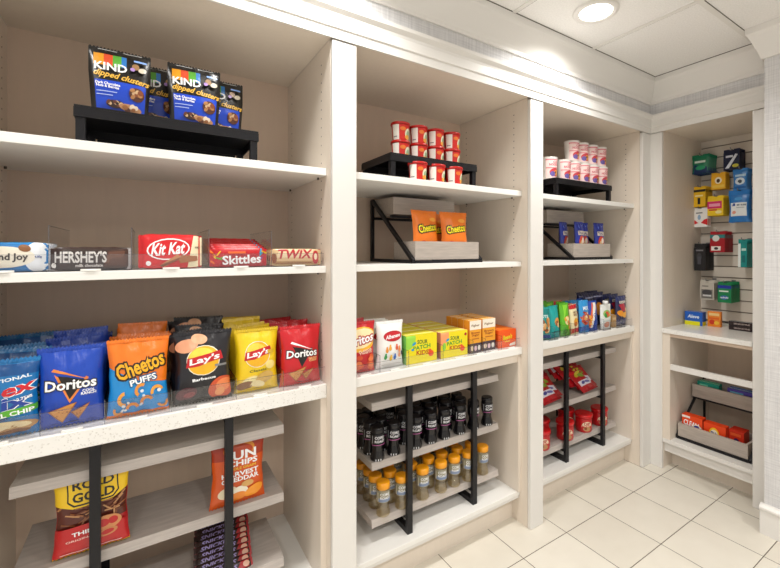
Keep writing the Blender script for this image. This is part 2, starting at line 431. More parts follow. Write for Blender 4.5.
# right wall crown and baseboard
pf = [(0, 2.345), (-.01, 2.345), (-.02, 2.375), (-.05, 2.455), (-.06, 2.47), (-.062, 2.499), (0, 2.499)]
mb = MB(); vs = [(2.52+p, YR, z) for p, z in pf]+[(2.52+p, .752-p, z) for p, z in pf]+[(2.66, .752-p, z) for p, z in pf]; n = len(pf); fs = []
for s in range(2):
    for i in range(n): j = (i+1) % n; fs.append((s*n+i, s*n+j, (s+1)*n+j, (s+1)*n+i))
fs += [tuple(range(n)), tuple(range(3*n-1, 2*n-1, -1))]
struct(mb.add(vs, fs, TRIMM).build('trim_crown_right'))
struct(MB().prism([(2.52, 0), (2.502, 0), (2.502, .118), (2.494, .124), (2.494, .134), (2.506, .145), (2.52, .148)], 'Y', YR, .766, TRIMM).build('baseboard_right'))

# recessed ceiling lights
for i, (x, y) in enumerate(LIGHTS):
    r = root('recessed_light', ['lit round recessed downlight in ceiling tile near the inner corner', 'round downlight above the middle bay of shelving', 'round downlight above the left bay of shelving',
              'round downlight by the right wall behind the camera', 'round downlight in the ceiling behind the camera', 'round downlight at the left behind the camera'][i], 'ceiling light', (x, y, ZC))
    MB().lathe([(.072, -.0045), (.074, -.012), (.095, -.012), (.102, -.004), (.102, -.0045)], TRIMM, cap=False, n=40).build('trim_ring', r)
    MB().lathe([(.0, -.0090), (.071, -.0090), (.0715, -.005), (0, -.005)], LENS, cap=False, n=40).build('lens', r)

# ------------------------------------------------------------------ built-in shelving
BAYS = [(-.398, .547), (.636, 1.580), (1.675, 2.629)]
YS, YB = 1.475, 1.985
Z1, Z2, ZCn, ZL = 1.702, 1.341, .905, .165
names = ['left', 'middle', 'right']
def pin_holes(mb, x, sd):
    for yy in (1.53, 1.92):
        for k in range(34):
            z = .98+k*.034
            mb.box(x-.0004 if sd > 0 else x-.0002, x+.0002 if sd > 0 else x+.0004, yy, yy+.005, z, z+.005, HOLE)
for b, (x0, x1) in enumerate(BAYS):
    u = root('shelving_unit', 'cream built-in open shelving bay, the %s one of three along the long wall' % names[b], 'shelving', (0, 0, 0), group=None)
    MB().box(x0-.001, x1+.001, YB, YB+.02, 0, 2.2, BACKP).build('back_panel', u)
    for sd, x in ((1, x1), (-1, x0)):
        mb = MB(); a, c = (x, x+.02) if sd > 0 else (x-.02, x)
        mb.box(a, c, FY+.0225, YB, 0, 2.167, CAB); pin_holes(mb, x, -sd); mb.build('side_panel', u)
        # lower carcass side
        a, c = (x-.021, x-.0005) if sd > 0 else (x+.0005, x+.021)
        MB().box(a, c, YS+.006, YB, ZL, .853, CAB).build('lower_side_panel', u)
    if b == 0: MB().box(x0-.092, x0, FY, FY+.022, 0, 2.158, TRIMM).build('stile', u, bevel=.003)
    MB().box(x1, x1+(.0935 if b < 2 else .091), FY, FY+.022, 0, 2.158, TRIMM).build('stile', u, bevel=.003)
    MB().box(x0, x1, FY, YB, 2.168, 2.199, CAB).build('top_panel', u)
    MB().box(x0+.001, x1-.001, YS, YB, Z1-.027, Z1, SHELF).build('shelf', u, bevel=.0015)
    MB().box(x0+.001, x1-.001, YS+.004, YB, Z2-.025, Z2, SHELF).build('shelf', u, bevel=.0015)
    for z in (Z1-.027, Z2-.025):
        mb = MB()
        for x, s in ((x0, 1), (x1, -1)):
            for yy in (YS+.06, YB-.08): mb.lathe([(.004, 0), (.004, .008)], HOLE, (x+s*.012, yy, z-.008), 8)
        mb.build('shelf_pins', u)
    if b: MB().box(x0+.001, x1-.001, YS+.012, YS+.032, .828, .868, CAB).build('counter_rail', u)
    MB().box(x0+.001, x1-.001, YS+.015, YB, ZL-.022, ZL, SHELF).build('bottom_panel', u, bevel=.002)
    MB().box(x0+.001, x1-.001, YS+.022, YS+.034, ZL-.04, ZL-.023, TRIMM).build('ledge_moulding', u)
    MB().box(x0-.001, x1+.001, 1.545, 1.562, 0, ZL-.0225, CAB).build('toe_kick', u)
    t = .050 if b == 0 else .036
    tag(MB().box(x0+.001, x1-.001, YS-.002, YB-.001, ZCn-t, ZCn, QUARTZ if b == 0 else SHELF).build('countertop', bevel=.002),
        ['speckled white quartz countertop under the big chip bags', 'white countertop under the fruit candy boxes in the middle bay', 'white countertop under the small snack pouches in the right bay'][b], 'countertop')
# end alcove, facing -X
u = root('shelving_unit', 'cream end-wall alcove with a slatted back for hanging goods', 'shelving')
AY0, AY1, AXB = .865, 1.344, 3.27
MB().box(FX, FX+.022, AY1, FY+.02, 0, 2.158, TRIMM).build('stile', u, bevel=.003)
MB().box(FX, FX+.022, .776, AY0, 0, 2.158, TRIMM).build('stile', u, bevel=.003)
MB().box(FX+.022, AXB+.02, AY1, AY1+.02, 0, 2.2, CAB).build('side_panel', u)
MB().box(FX+.022, AXB+.02, AY0-.02, AY0, 0, 2.2, CAB).build('side_panel', u)
MB().box(FX, AXB+.02, AY0, AY1, 2.168, 2.199, CAB).build('top_panel', u)
mb = MB(); z = .912; SLZ = []
while z < 2.16:
    z2 = min(z+.0758-.0075, 2.168)
    mb.box(AXB, AXB+.012, AY0, AY1, z, z2, mat('e3d9cc', .45)); SLZ.append(z2+.003); z += .0758
mb.box(AXB+.010, AXB+.02, AY0, AY1, .91, 2.168, mat('83776a', .7)); mb.build('slatwall_panel', u)
MB().box(AXB, AXB+.015, AY0, AY1, 0, .872, BACKP).build('back_panel', u)
MB().box(FX+.007, AXB, AY1-.046, AY1-.0005, .1975, .870, CAB).build('lower_side_panel', u)
MB().box(FX+.012, FX+.032, AY0+.001, AY1-.046, .642, .676, TRIMM).build('shelf_rail', u)
MB().box(FX+.012, FX+.030, AY0+.001, AY1-.046, .850, .871, BACKP).build('counter_rail', u)
MB().box(FX+.006, AXB, AY0+.001, AY1-.0005, .172, .197, TRIMM).build('bottom_panel', u, bevel=.002)
MB().box(FX+.13, FX+.145, AY0+.001, AY1-.001, 0, .171, CAB).build('toe_kick', u)
MB().box(FX+.03, FX+.045, AY0+.001, AY1-.001, .11, .1715, TRIMM).build('apron', u)
tag(MB().box(FX-.004, AXB-.001, AY0+.001, AY1-.001, .872, .900, QUARTZ).build('countertop', bevel=.002), 'glossy white countertop in the end alcove below the slatted back', 'countertop')

# ------------------------------------------------------------------ display risers (black metal tables)
def riser(x0, x1, y0, y1, z0, h, label):
    r = root('display_riser', label, 'display stand', (x0, y0, z0), group='black metal risers on the top shelves'); w, d, T = x1-x0, y1-y0, .028
    MB().box(.001, w-.001, .001, d-.001, h-.006, h, BLACK).build('top_plate', r)
    MB().box(.03, w-.03, d-.003, d, .004, h-.0335, BLACK).build('back_panel', r)
    MB().box(0, w, 0, .004, h-.033, h-.0065, BLACK).box(0, w, d-.004, d, h-.033, h-.0065, BLACK).box(0, .004, .004, d-.004, h-.033, h-.0065, BLACK).box(w-.004, w, .004, d-.004, h-.033, h-.0065, BLACK).build('apron', r)
    for x in (.004, w-.026):
        for y in (.004, d-.026): MB().box(x, x+.022, y, y+.022, 0, h-.0335, BLACK).build('leg', r)
riser(-.172, .318, 1.515, 1.80, Z1, .108, 'black metal riser table on the left bay top shelf')
riser(.838, 1.312, 1.515, 1.80, Z1, .108, 'black metal riser table under the red lidded soup bowls')
riser(1.90, 2.440, 1.515, 1.80, Z1, .108, 'black metal riser table under the white noodle cups')

# ------------------------------------------------------------------ two-tier wooden tray racks
def traybox(name, mb_w, d, h, parent, loc):
    w = mb_w; t = .012; mb = MB()
    mb.box(0, w, 0, t, 0, h, WOODT).box(0, w, d-t, d, 0, h, WOODT).box(0, t, t, d-t, 0, h, WOODT).box(w-t, w, t, d-t, 0, h, WOODT).box(t, w-t, t, d-t, 0, .008, WOODT)
    return mb.build(name, parent, loc)
def trayrack(loc, rz, w, label, depth=.40, up=.215, dy=.20):
    r = root('tray_rack', label, 'tray rack', loc, rz, group='two-tier wooden tray racks'); h = .082
    traybox('lower_tray', w, .19, h, r, (0, .005, .016)); traybox('upper_tray', w, .19, h, r, (0, dy, up+.016))
    for x in (-.011, w+.011):
        mb = MB(); mb.bar((x, 0, .008), (x, depth, .008), .016, BLACK).bar((x, depth, .0), (x, depth, up+.10), .016, BLACK).bar((x, .004, .012), (x, depth, up+.098), .016, BLACK)
        mb.build('side_frame', r)
    for y_, z_ in ((.002, .007), (depth, up+.006), (dy+.02, up+.006)): MB().bar((-.003, y_, z_), (w+.003, y_, z_), .0125, BLACK).build('cross_bar', r)
    return r
trayrack((.966, 1.520, Z2), 0, .365, 'wood and black metal tray rack holding small orange snack bags')
trayrack((2.066, 1.520, Z2), 0, .372, 'wood and black metal tray rack holding small blue snack bags')
trayrack((2.800, 1.285, .197), -PI/2, .372, 'wood and black metal tray rack with detergent boxes in the end alcove')

# ------------------------------------------------------------------ lower racks of black bars and wooden boards
def rack(x0, x1, posts, label):
    r = root('display_rack', label, 'display rack', (x0, 1.53, ZL), group='black framed three-board racks below the counters'); w = x1-x0
    for z in (.725, .475, .235):
        MB().prism([(.030, z-ZL), (.31, z-ZL), (.31, z-ZL+.030), (.036, z-ZL+.030)], 'X', 0, w, WOOD).build('board', r)
    for px in posts:
        x = px-x0; mb = MB(); q = .026
        mb.box(x, x+q, 0, q*.7, 0, .672, BLACK); mb.box(x, x+q, q*.7, .36, 0, .022, BLACK); mb.box(x, x+q, q*.7, .36, 0.652, .672, BLACK); mb.box(x, x+q, .338, .36, .022, .652, BLACK)
        for z in (.725, .475, .235): mb.box(x+.004, x+q-.004, .0185, .3375, z-ZL-.014, z-ZL-.001, BLACK)
        mb.build('post_frame', r)
    return r
rack(-.31, .415, (-.139, .214), 'wood board rack holding a pretzel bag and an orange chip bag')
rack(.775, 1.497, (.930, 1.300), 'wood board rack filled with dark and amber bottles')
rack(1.835, 2.562, (2.004, 2.366), 'wood board rack with red candy bags and red lidded tubs')

# ------------------------------------------------------------------ clear lane trays
def lanes(z, xs, ys, hl, hd, names_, dd=.40, clipx=.5, divs=None):
    for i in range(len(xs)-1):
        a, b = xs[i], xs[i+1]; w = b-a-.002
        r = root('lane_tray', 'clear plastic lane tray with front lip holding the %s' % names_[i], 'lane tray', (a+.001, ys, z), group='clear lane trays')
        fl = MB().box(0, w, 0, .002, .001, hl, ACR).box(0, w, 0, .0022, hl-.0012, hl, ACRE).build('front_lip', r)
        if i > 0:
            MB().box(0, .002, .003, dd, .001, hd, ACR).box(0, .002, .003, .0045, .001, hd, ACRE).box(0, .002, .0045, dd, hd-.0015, hd, ACRE).build('divider', r)
        MB().box(.0025, w, .003, dd, 0, .0012, ACR).build('base', r)
        c = w*clipx; MB().box(c-.022, c+.022, -.006, -.0005, .0005, .0065, SHELF).box(c-.012, c+.012, -.009, -.006, .0005, .004, SHELF).build('price_clip', fl)
lanes(Z2, [-.392, -.221, -.041, .160, .352, .540], 1.485, .047, .125, ['blue coconut bars', 'brown chocolate bars', 'red wafer bars', 'red fruit candy packs', 'gold caramel bars'], dd=.36)
lanes(ZCn, [-.395, -.238, -.103, .058, .240, .392, .544], 1.484, .062, .07, ['snack mix bags', 'blue tortilla chip bags', 'cheese puff bags', 'black potato chip bags', 'yellow potato chip bags', 'red tortilla chip bags'], dd=.42)
lanes(ZCn, [.640, .772, .908, 1.088, 1.262, 1.340, 1.446, 1.576], 1.484, .045, .07, ['red corn chip bags', 'white gummy candy bags', 'left fruit candy boxes', 'right fruit candy boxes', 'left stack of orange bar boxes', 'right stack of orange bar boxes', 'orange cup box'], dd=.42)
lanes(ZCn, [1.68, 1.85, 1.94, 2.03, 2.12, 2.21, 2.31, 2.50, 2.624], 1.484, .045, .07, ['teal snack bags', 'teal snack tubes', 'green snack bags', 'cream snack bags', 'blue snack bags', 'striped snack bags', 'white spouted pouch', 'dark blue snack bags'], dd=.42)

# ------------------------------------------------------------------ bay 1 top: cluster pouches
K = [('r', .0, .86, 1, .93, '15120f'), ('r', .09, .02, .93, .48, '1546c8'),
     ('r', .08, .70, .24, .90, 'f2a21b'), ('r', .24, .70, .38, .90, 'e2512a'), ('r', .38, .70, .52, .90, '5dae3a'), ('r', .52, .70, .60, .90, '2d7fd0'),
     ('r', .08, .64, .62, .715, '15120f'), ('t', 'KIND', .35, .70, .52, .125, 'ffffff'),
     ('t', 'dipped clusters', .53, .545, .90, .125, 'e9b64a', -6, .3),
     ('t', 'Dark Chocolate\nNuts & Berries', .30, .405, .40, .085, 'ffffff', -3), ('r', .11, .30, .45, .312, 'b9c8ef'), ('r', .11, .25, .38, .262, 'b9c8ef'),
     ('e', .78, .32, .13, .11, '5a3020', 30), *blobs(.70, .26, .86, .40, ['d9b48a', '8a4a2a', 'f0dcc0', 'b07a4a'], 9, .045, 3), ('e', .42, .13, .16, .06, '3b2118'), *blobs(.30, .10, .52, .17, ['6a3a28', '2b1610', 'd9b48a'], 7, .04, 5), ('e', .68, .09, .20, .06, 'c08a5d', -10), *blobs(.52, .05, .84, .13, ['f0dcc0', '9a6236', 'e0b88a', '5a3020'], 10, .045, 6),
     ('e', .75, .76, .06, .05, 'a07a50'), ('e', .86, .72, .07, .04, 'd8cdb8', 20), ('e', .70, .71, .04, .03, 'b08ad0'), ('r', .72, .84, .93, .87, '8fb8ff'), ('r', .15, .945, .45, .953, 'cccccc'), ('r', .55, .945, .85, .953, 'cccccc')]
kp = bag('cluster_pouch', '', 'snack pouch', .152, .192, .05, '14110f', K, 3, 'stand', .6)
place(kp, (-.068, 1.565, 1.8105), 0, 'black and blue snack cluster pouch, leftmost on the left bay riser', 'nut cluster pouches')
place(kp, (.128, 1.565, 1.8105), 0, 'black and blue snack cluster pouch at the front right of the riser', 'nut cluster pouches')
place(kp, (.020, 1.640, 1.8105), 0, 'cluster pouch half hidden between the two front pouches on the riser', 'nut cluster pouches')
place(kp, (.212, 1.640, 1.8105), 0, 'cluster pouch at the far right, behind the front right pouch', 'nut cluster pouches')

# ------------------------------------------------------------------ bay 1 middle shelf: candy bars
ZB = Z2+.0015
def row(proto, x, y0, dy, n, lab, grp, z, jx=0.0, jr=0.0, rx=0, first=None, jz=0.0):
    rn = random.Random(len(lab)+int(x*1000))
    for i in range(n):
        l = (first or ('front ' + lab)) if i == 0 else '%s, %s from front' % (lab, ORD[i])
        o = place(proto, (x+(rn.uniform(-jx, jx) if i else 0), y0+i*dy, z+(i*jz)), rn.uniform(-jr, jr) if i else 0, l, grp, rx=rx)
        if jx > .002 and i: o.rotation_euler.x = rn.uniform(-.22, .03); o.rotation_euler.y = rn.uniform(-.09, .09); o.scale = (rn.uniform(.93, 1.0), .75, rn.uniform(.90, 1.08))
AJ = [('r', 0.02, .04, .98, .96, '1478bd'), ('e', .1, .8, .25, .12, '8fd0ee', 15), ('e', .86, .5, .15, .52, 'e9edf2'), ('e', .48, .5, .36, .36, 'f2ead8'), ('e', .3, .82, .08, .12, '8a5a35', 20), ('e', .72, .80, .07, .12, '8a5a35', -20),
      ('t', 'Almond Joy', .46, .48, .60, .30, '2a1a12'), ('t', '4.80g', .87, .5, .08, .1, '334a8a')]
p = wrapbar('coconut_bar', '', 'candy bar', .176, .078, .024, '1b86c9', AJ, 'e3e8ee'); row(p, -.306, 1.497, .03, 4, 'blue almond coconut candy bar', 'blue coconut bars', ZB)
HS = [('r', .0, .02, .93, .98, '33201a'), ('p', [(.64, .1), (.70, .85), (.97, .95), (.97, .1)], '4a2d22'), ('p', [(.66, .3), (.72, .8), (.93, .85), (.90, .35)], '6b4534'), ('p', [(.70, .2), (.74, .5), (.95, .6), (.93, .2)], '573628'),
      ('t', "HERSHEY'S", .37, .58, .64, .50, 'dcd8d4'), ('t', 'milk chocolate', .47, .22, .34, .13, 'e6e0dc'), ('e', .04, .2, .03, .12, 'e8e4de')]
p = wrapbar('chocolate_bar', '', 'candy bar', .176, .066, .02, '3a241d', HS, 'b9b4b4'); row(p, -.130, 1.497, .026, 4, 'brown milk chocolate bar', 'brown chocolate bars', ZB)
KK = [('r', .0, .03, .97, .97, 'd3161c'), ('p', [(.80, .03), (.96, .97), (1, .97), (1, .03)], 'f3e6c0'), ('p', [(.76, .03), (.86, .97), (1, .97), (1, .03)], 'f3e6c0'), ('e', .46, .57, .34, .31, 'ffffff', 6), ('e', .46, .57, .315, .275, 'd3161c', 6),
      ('t', 'Kit Kat', .46, .58, .52, .36, 'ffffff', 5, .25), ('p', [(.32, .10), (.40, .06), (.66, .34), (.60, .42)], 'c98b5a'), ('p', [(.32, .10), (.36, .05), (.64, .27), (.63, .33)], '8a5230'), ('p', [(.62, .26), (.64, .16), (.93, .22), (.92, .36), (.66, .40)], 'a5683c'),
      ('e', .15, .16, .04, .07, 'ffffff'), ('t', '4 PKS', .92, .62, .08, .06, '4a3020')]
p = wrapbar('wafer_bar', '', 'candy bar', .166, .106, .026, 'c8151b', KK, 'c8151b'); row(p, .060, 1.497, .034, 4, 'red crispy wafer candy bar', 'red wafer bars', ZB)
SK = [('r', 0, .02, 1, .98, 'c4141f')]+blobs(.02, .15, .25, .9, ['f2c21b', '5fae2f', '6a3fa0', 'f07a1a'], 7, .06, 3)+blobs(.75, .2, .97, .9, ['f2c21b', '5fae2f', '6a3fa0', '2f9ac0'], 7, .06, 4)+[('p', [(.18, .12), (.86, .15), (.82, .62), (.22, .62)], 'a80f1a'), ('t', 'Skittles', .54, .40, .68, .46, 'ffffff', 3), ('r', .30, .70, .60, .80, 'ef6a2a')]
p = wrapbar('fruit_candy_pack', '', 'candy pack', .176, .066, .03, 'c4141f', SK, '8d1a20'); row(p, .254, 1.497, .036, 6, 'red fruit candy pack', 'red fruit candy packs', ZB, jz=.007)
TW = [('r', 0, .02, 1, .98, 'd9b98a'), ('r', .02, .10, .98, .30, 'b88d58'), ('r', .1, .16, .80, .2, '8b4a22'), ('p', [(.10, .50), (.16, .96), (.84, .98), (.80, .50)], 'e8d3ac'), ('t', 'TWIX', .46, .70, .68, .54, 'b8182a', 0, .25), ('e', .88, .5, .07, .4, 'c2202e'), ('e', .88, .55, .035, .2, 'f3e1c0'), ('e', .06, .45, .05, .3, '8b4a22')]
p = wrapbar('caramel_bar', '', 'candy bar', .180, .062, .022, 'd9b98a', TW, 'b4242c'); row(p, .444, 1.497, .028, 4, 'gold caramel cookie bar', 'gold caramel bars', ZB)

# ------------------------------------------------------------------ bay 1 counter: chip bags
ZK = ZCn+.0015
CX = [('r', 0, .80, 1, .94, '0c4f8f'), ('t', 'TRADITIONAL', .52, .74, .8, .045, 'e8f0f8', 8), ('t', 'Chex', .52, .60, 1.0, .18, 'ffffff', 12, .2), ('t', 'Chex', .52, .60, .94, .16, 'd21f2a', 12, .2),
      ('t', 'Mix', .55, .44, .82, .18, 'ffffff', 10, .2), ('t', 'Mix', .55, .44, .76, .16, '1a3f9f', 10, .2), ('t', '2.75oz', .85, .50, .2, .04, 'ffffff', 10),
      ('p', [(.0, .20), (1, .32), (1, .40), (0, .30)], '5db22f'), ('t', 'PRETZEL CHIP', .52, .30, .9, .06, 'ffffff', 6), ('t', 'BUTTER', .45, .245, .4, .035, '173a86', 6),
      ('e', .5, .12, .5, .09, 'b98a52', 6), ('e', .62, .17, .30, .05, 'e7d3a4', -4), ('e', .35, .10, .28, .04, 'ecdcb4', 12), ('e', .7, .07, .2, .03, '7b4a22', 5)]
CH = dict(wr=2.4)
p = bag('snack_mix_bag', '', 'snack bag', .160, .205, .058, '1173b5', CX, 11, **CH); row(p, -.320, 1.530, .064, 6, 'blue and green snack mix bag', 'snack mix bags', ZK, .004, .12)
def DOR(base, dk, hot):
    return [('r', 0, .80, 1, .95, dk)]*0+[('p', [(.24, .68), (.48, .30), (.78, .60), (.74, .62), (.48, .37), (.32, .64)], 'e8853a' if not hot else '1b1513'), ('p', [(.30, .66), (.48, .35), (.72, .58)], '15100e'), ('p', [(.20, .72), (.74, .60), (.78, .58), (.24, .75)], 'ffffff' if hot else 'e8853a'),
            *outl('ffffff', '140f0e', 'Doritos', .50, .54, .80, .13, 0, 0, .010), ('t', 'COOL\nRANCH' if not hot else 'NACHO\nCHEESE', .78, .42, .24, .07, 'ffffff' if not hot else 'ffd28a'), ('p', [(.15, .225), (.60, .31), (.37, .05)], 'a9662a'), ('p', [(.18, .22), (.57, .30), (.37, .07)], 'd9974a'), ('p', [(.80, .28), (.49, .18), (.60, .07)], '9c5c26'), ('p', [(.78, .265), (.52, .18), (.60, .09)], 'd08c44'), *blobs(.28, .14, .46, .26, ['b8702e'], 7, .014, 3), *blobs(.56, .13, .70, .22, ['a8642a'], 5, .013, 4)]
p = bag('tortilla_chip_bag', '', 'chip bag', .150, .222, .060, '1343b0', DOR('', '0a2a78', 0), 21, **CH); row(p, -.176, 1.536, .064, 6, 'blue tortilla chip bag', 'blue tortilla chip bags', ZK, .004, .12)
CT = [('p', [(0, .0), (1, .0), (1, .40), (.5, .46), (0, .66)], '1a86cc'), ('p', [(.03, .62), (.5, .44), (.97, .40), (.97, .0), (.03, 0)], '1c8ed6'),
      *outl('f6b21a', '151010', 'Cheetos', .53, .655, .84, .21, 16, .0, .018), *outl('ffffff', '0f5f8f', 'PUFFS', .58, .47, .46, .085, 12, 0, .012)]
CT += puff(.55, .33, .12, 'e9963a', 60)+puff(.82, .28, .12, 'f2a640', 20)+puff(.64, .16, .12, 'e58a2c', 30)+puff(.9, .13, .10, 'e9963a', 200)
CT += puff(.28, .24, .13, 'f2a640', 100)+puff(.40, .10, .11, 'e58a2c', 10)+puff(.18, .10, .09, 'e9963a', 150)+blobs(.1, .05, .9, .36, ['f2f2f0', 'dfe8f0'], 8, .03, 4)
p = bag('cheese_puff_bag', '', 'snack bag', .155, .228, .062, 'ef7a1a', CT, 31, **CH); row(p, -.022, 1.525, .064, 6, 'orange and blue cheese puff bag', 'cheese puff bags', ZK, .006, .16)
def LAY(name, tcol, extra): return [('e', .49, .60, .31, .21, 'f6f0e0'), ('e', .49, .60, .295, .20, 'f5b81a'), ('e', .45, .66, .22, .12, 'fbd94e'), ('p', [(.17, .52), (.20, .65), (.35, .66), (.80, .72), (.86, .60), (.62, .575), (.4, .525)], 'c6161f'), ('t', "Lay's", .51, .61, .56, .115, 'ffffff', 8, .2), ('t', name, .50, .345, .42, .04, tcol, 3)]+extra
BB = [('e', .2, .82, .20, .09, 'e2a07a', 12), ('e', .42, .90, .14, .07, 'e8b088', -10), ('e', .82, .18, .26, .16, 'd2542a', 30), ('e', .86, .22, .16, .09, 'ef8a52', 20), ('e', .78, .12, .1, .06, 'f2a060', 50), ('e', .2, .16, .18, .09, '5a2530', 12), ('e', .25, .14, .10, .04, '8a3a40', 12), ('r', .70, .50, .93, .53, '8a8a8a')]
p = bag('potato_chip_bag', '', 'chip bag', .170, .230, .064, '1d1b20', LAY('Barbecue', 'ffffff', BB), 41, **CH); row(p, .150, 1.532, .064, 6, 'black barbecue potato chip bag', 'black potato chip bags', ZK, .006, .15)
CLX = [('e', .35, .17, .24, .10, 'f3d46a', 10), ('e', .35, .17, .22, .085, 'f8e9a8', 10), ('e', .22, .12, .2, .07, '8a5a2a', 8), ('e', .66, .22, .22, .09, 'd8b05a', 20), ('e', .5, .12, .16, .06, 'f7e7b0', -12), ('e', .8, .42, .12, .07, 'fbe68a', 0), ('r', .74, .60, .9, .66, 'd9b01a')]
p = bag('potato_chip_bag', '', 'chip bag', .146, .218, .062, 'f4cf1c', LAY('Classic', '6a6a20', CLX), 51, **CH); row(p, .316, 1.545, .064, 6, 'yellow classic potato chip bag', 'yellow potato chip bags', ZK, .006, .15)
p = bag('tortilla_chip_bag', '', 'chip bag', .150, .216, .058, 'c81420', DOR('', '0a2a78', 1), 61, **CH); row(p, .466, 1.530, .064, 6, 'red tortilla chip bag', 'red tortilla chip bags', ZK, .004, .12)

# ------------------------------------------------------------------ bay 1 rack
ZB1, ZB2, ZB3 = .7555, .5055, .2655
RG = [('r', 0, .50, 1, .80, '6a2a1c'), ('r', 0, .34, 1, .52, '7a3a20')]
rn = random.Random(5)
for k in range(46):
    x, z, a = rn.uniform(.06, .94), rn.uniform(.40, .72), rn.uniform(0, PI); dx, dz = .11*math.cos(a), .05*math.sin(a)
    nx, nz = -.012*math.sin(a), .008*math.cos(a); c = rn.choice(['a5683c', '8a4f2c', 'c08a5a', '70381f'])
    RG.append(('p', [(x-dx+nx, z-dz+nz), (x+dx+nx, z+dz+nz), (x+dx-nx, z+dz-nz), (x-dx-nx, z-dz-nz)], c))
RG = [('r', .01, .36, .99, .78, '5c2418')]+RG[2:]+[('p', [(0, .0), (1, .0), (1, .30), (.6, .40), (0, .37)], 'c0161c'), ('p', [(.0, .66), (.25, .60), (.8, .62), (1, .70), (1, .97), (0, .97)], 'f2c81c'),
    ('p', [(.17, .94), (.17, .68), (.26, .62), (.80, .63), (.88, .70), (.84, .94)], '1a1512'), ('p', [(.19, .93), (.19, .69), (.27, .64), (.79, .65), (.86, .71), (.82, .93)], 'f2c81c'),
    ('t', 'ROLD', .52, .855, .56, .10, '1a1512'), ('t', 'GOLD', .53, .72, .58, .11, '1a1512'), ('t', 'THINS', .42, .30, .36, .05, 'ffffff', 4), ('t', 'ORIGINAL', .36, .225, .40, .025, 'f3c9c0', 4),
    ('e', .72, .34, .20, .09, 'd08a55'), ('e', .66, .34, .09, .05, 'c0161c'), ('e', .80, .35, .07, .045, 'c0161c'), ('e', .72, .22, .14, .05, 'c98050', 10), ('e', .72, .22, .09, .03, 'c0161c', 10), ('r', .1, .06, .9, .068, 'f2d8d4'), ('p', [(0, 0), (1, .0), (1, .04), (0, .02)], 'f2c81c')]
p = bag('pretzel_bag', 'large red and yellow pretzel bag standing on the left bay rack', 'snack bag', .182, .258, .06, 'b8141c', RG, 71, wr=1.3, seal='f2c81c')
p.location = (-.136, 1.590, ZB2+.0); p.rotation_euler = (math.radians(-4), 0, 0)
p.scale = (1, 1, .92)
SN = [('r', 0, .70, 1, .96, 'a8320f'), ('e', .5, .82, .30, .13, 'd98a1c'), ('e', .5, .80, .26, .10, 'b8400f'), ('t', 'SUN', .52, .745, .62, .13, 'ffffff'), ('t', 'CHIPS', .56, .63, .60, .085, 'ffffff'), ('t', 'WHOLE GRAIN', .52, .555, .62, .04, 'f5c23a'), ('t', 'HARVEST', .52, .475, .74, .07, 'ffffff'), ('t', 'CHEDDAR', .52, .395, .74, .07, 'ffffff'),
      ('e', .28, .22, .18, .09, 'f2e2c0', 12), ('e', .52, .20, .15, .08, 'f8eed8', -16), ('e', .46, .12, .18, .07, 'f08a1c', 8), ('e', .78, .16, .20, .08, 'f59a1e', 30), ('e', .65, .30, .12, .05, 'd9a860')]
p = bag('grain_chip_bag', 'orange cheddar grain chip bag standing behind a black rack post', 'chip bag', .165, .245, .058, 'd9560f', SN, 81, wr=1.3)
p.location = (.264, 1.592, ZB2); p.rotation_euler = (math.radians(-4), .02, .03); p.scale = (1.1, 1, .93)
SB = [('r', 0, .04, 1, .96, '2a1512'), ('p', [(.70, .02), (.80, .98), (1, .98), (1, .02)], 'a81a20'), ('t', 'SNICKERS', .42, .52, .60, .42, 'a597cf', 0, .3), ('r', .05, .08, .7, .14, 'c8a090'), ('e', .88, .5, .06, .3, 'd8a890')]
p = wrapbar('chocolate_peanut_bar', '', 'candy bar', .185, .032, .016, '2a1512', SB, '7b1a22')
for i in range(10): place(p, (.222-.003*(i%2)+.002*i, 1.580+i*.021, ZB3+.001+i*.0075), 0.02*(-1)**i, 'dark candy bar with purple lettering, %s from front of the stack' % ORD[i], 'dark candy bars', rx=math.radians(-46))

# ------------------------------------------------------------------ bay 2 top: lidded bowls
def cylfn(r0, r1, h):
    def f(x, z, o):
        r = r0+(r1-r0)*max(0, min(1, z/h))+o; a = x/((r0+r1)/2)
        return (r*math.sin(a), -r*math.cos(a), z)
    return f
bw = root('pasta_bowl', '', 'food bowl'); mb = MB()
mb.lathe([(.034, 0), (.035, .002), (.0410, .071)], [film('c91a14'), film('c91a14')], n=32)
art(mb, [('r', .0, .05, .30, .98, 'f4efe6'), ('r', .30, .05, 1, .98, 'd2231a'), ('e', .72, .42, .17, .36, 'e6e2c4'), ('e', .72, .40, .10, .22, '8fb48a'), ('e', .70, .22, .15, .14, 'e9a23a'), ('e', .46, .72, .12, .12, 'e87a2a'), ('r', .05, .2, .22, .26, '888888')], cylfn(.035, .0410, .071), .11, .071, film, .008)
mb.build('bowl_body', bw); MB().lathe([(.0410, .0712), (.0448, .0715), (.0448, .0800), (.043, .0825), (.040, .0815)], film('c6160f'), n=32).build('lid', bw)
for i in range(4):
    for k in range(2):
        place(bw, (.952+i*.0975, 1.630, 1.8105+k*.0828), .05*i-.1, 'red lidded pasta bowl, %s from left in the %s layer on the middle bay riser' % (ORD[i], ['lower', 'upper'][k]), 'red lidded pasta bowls')
for i in range(3): place(bw, (.985+i*.1, 1.537, Z1+.0005), .1*i-.1, 'red lidded pasta bowl, %s from left under the middle bay riser' % ORD[i], 'red lidded pasta bowls')

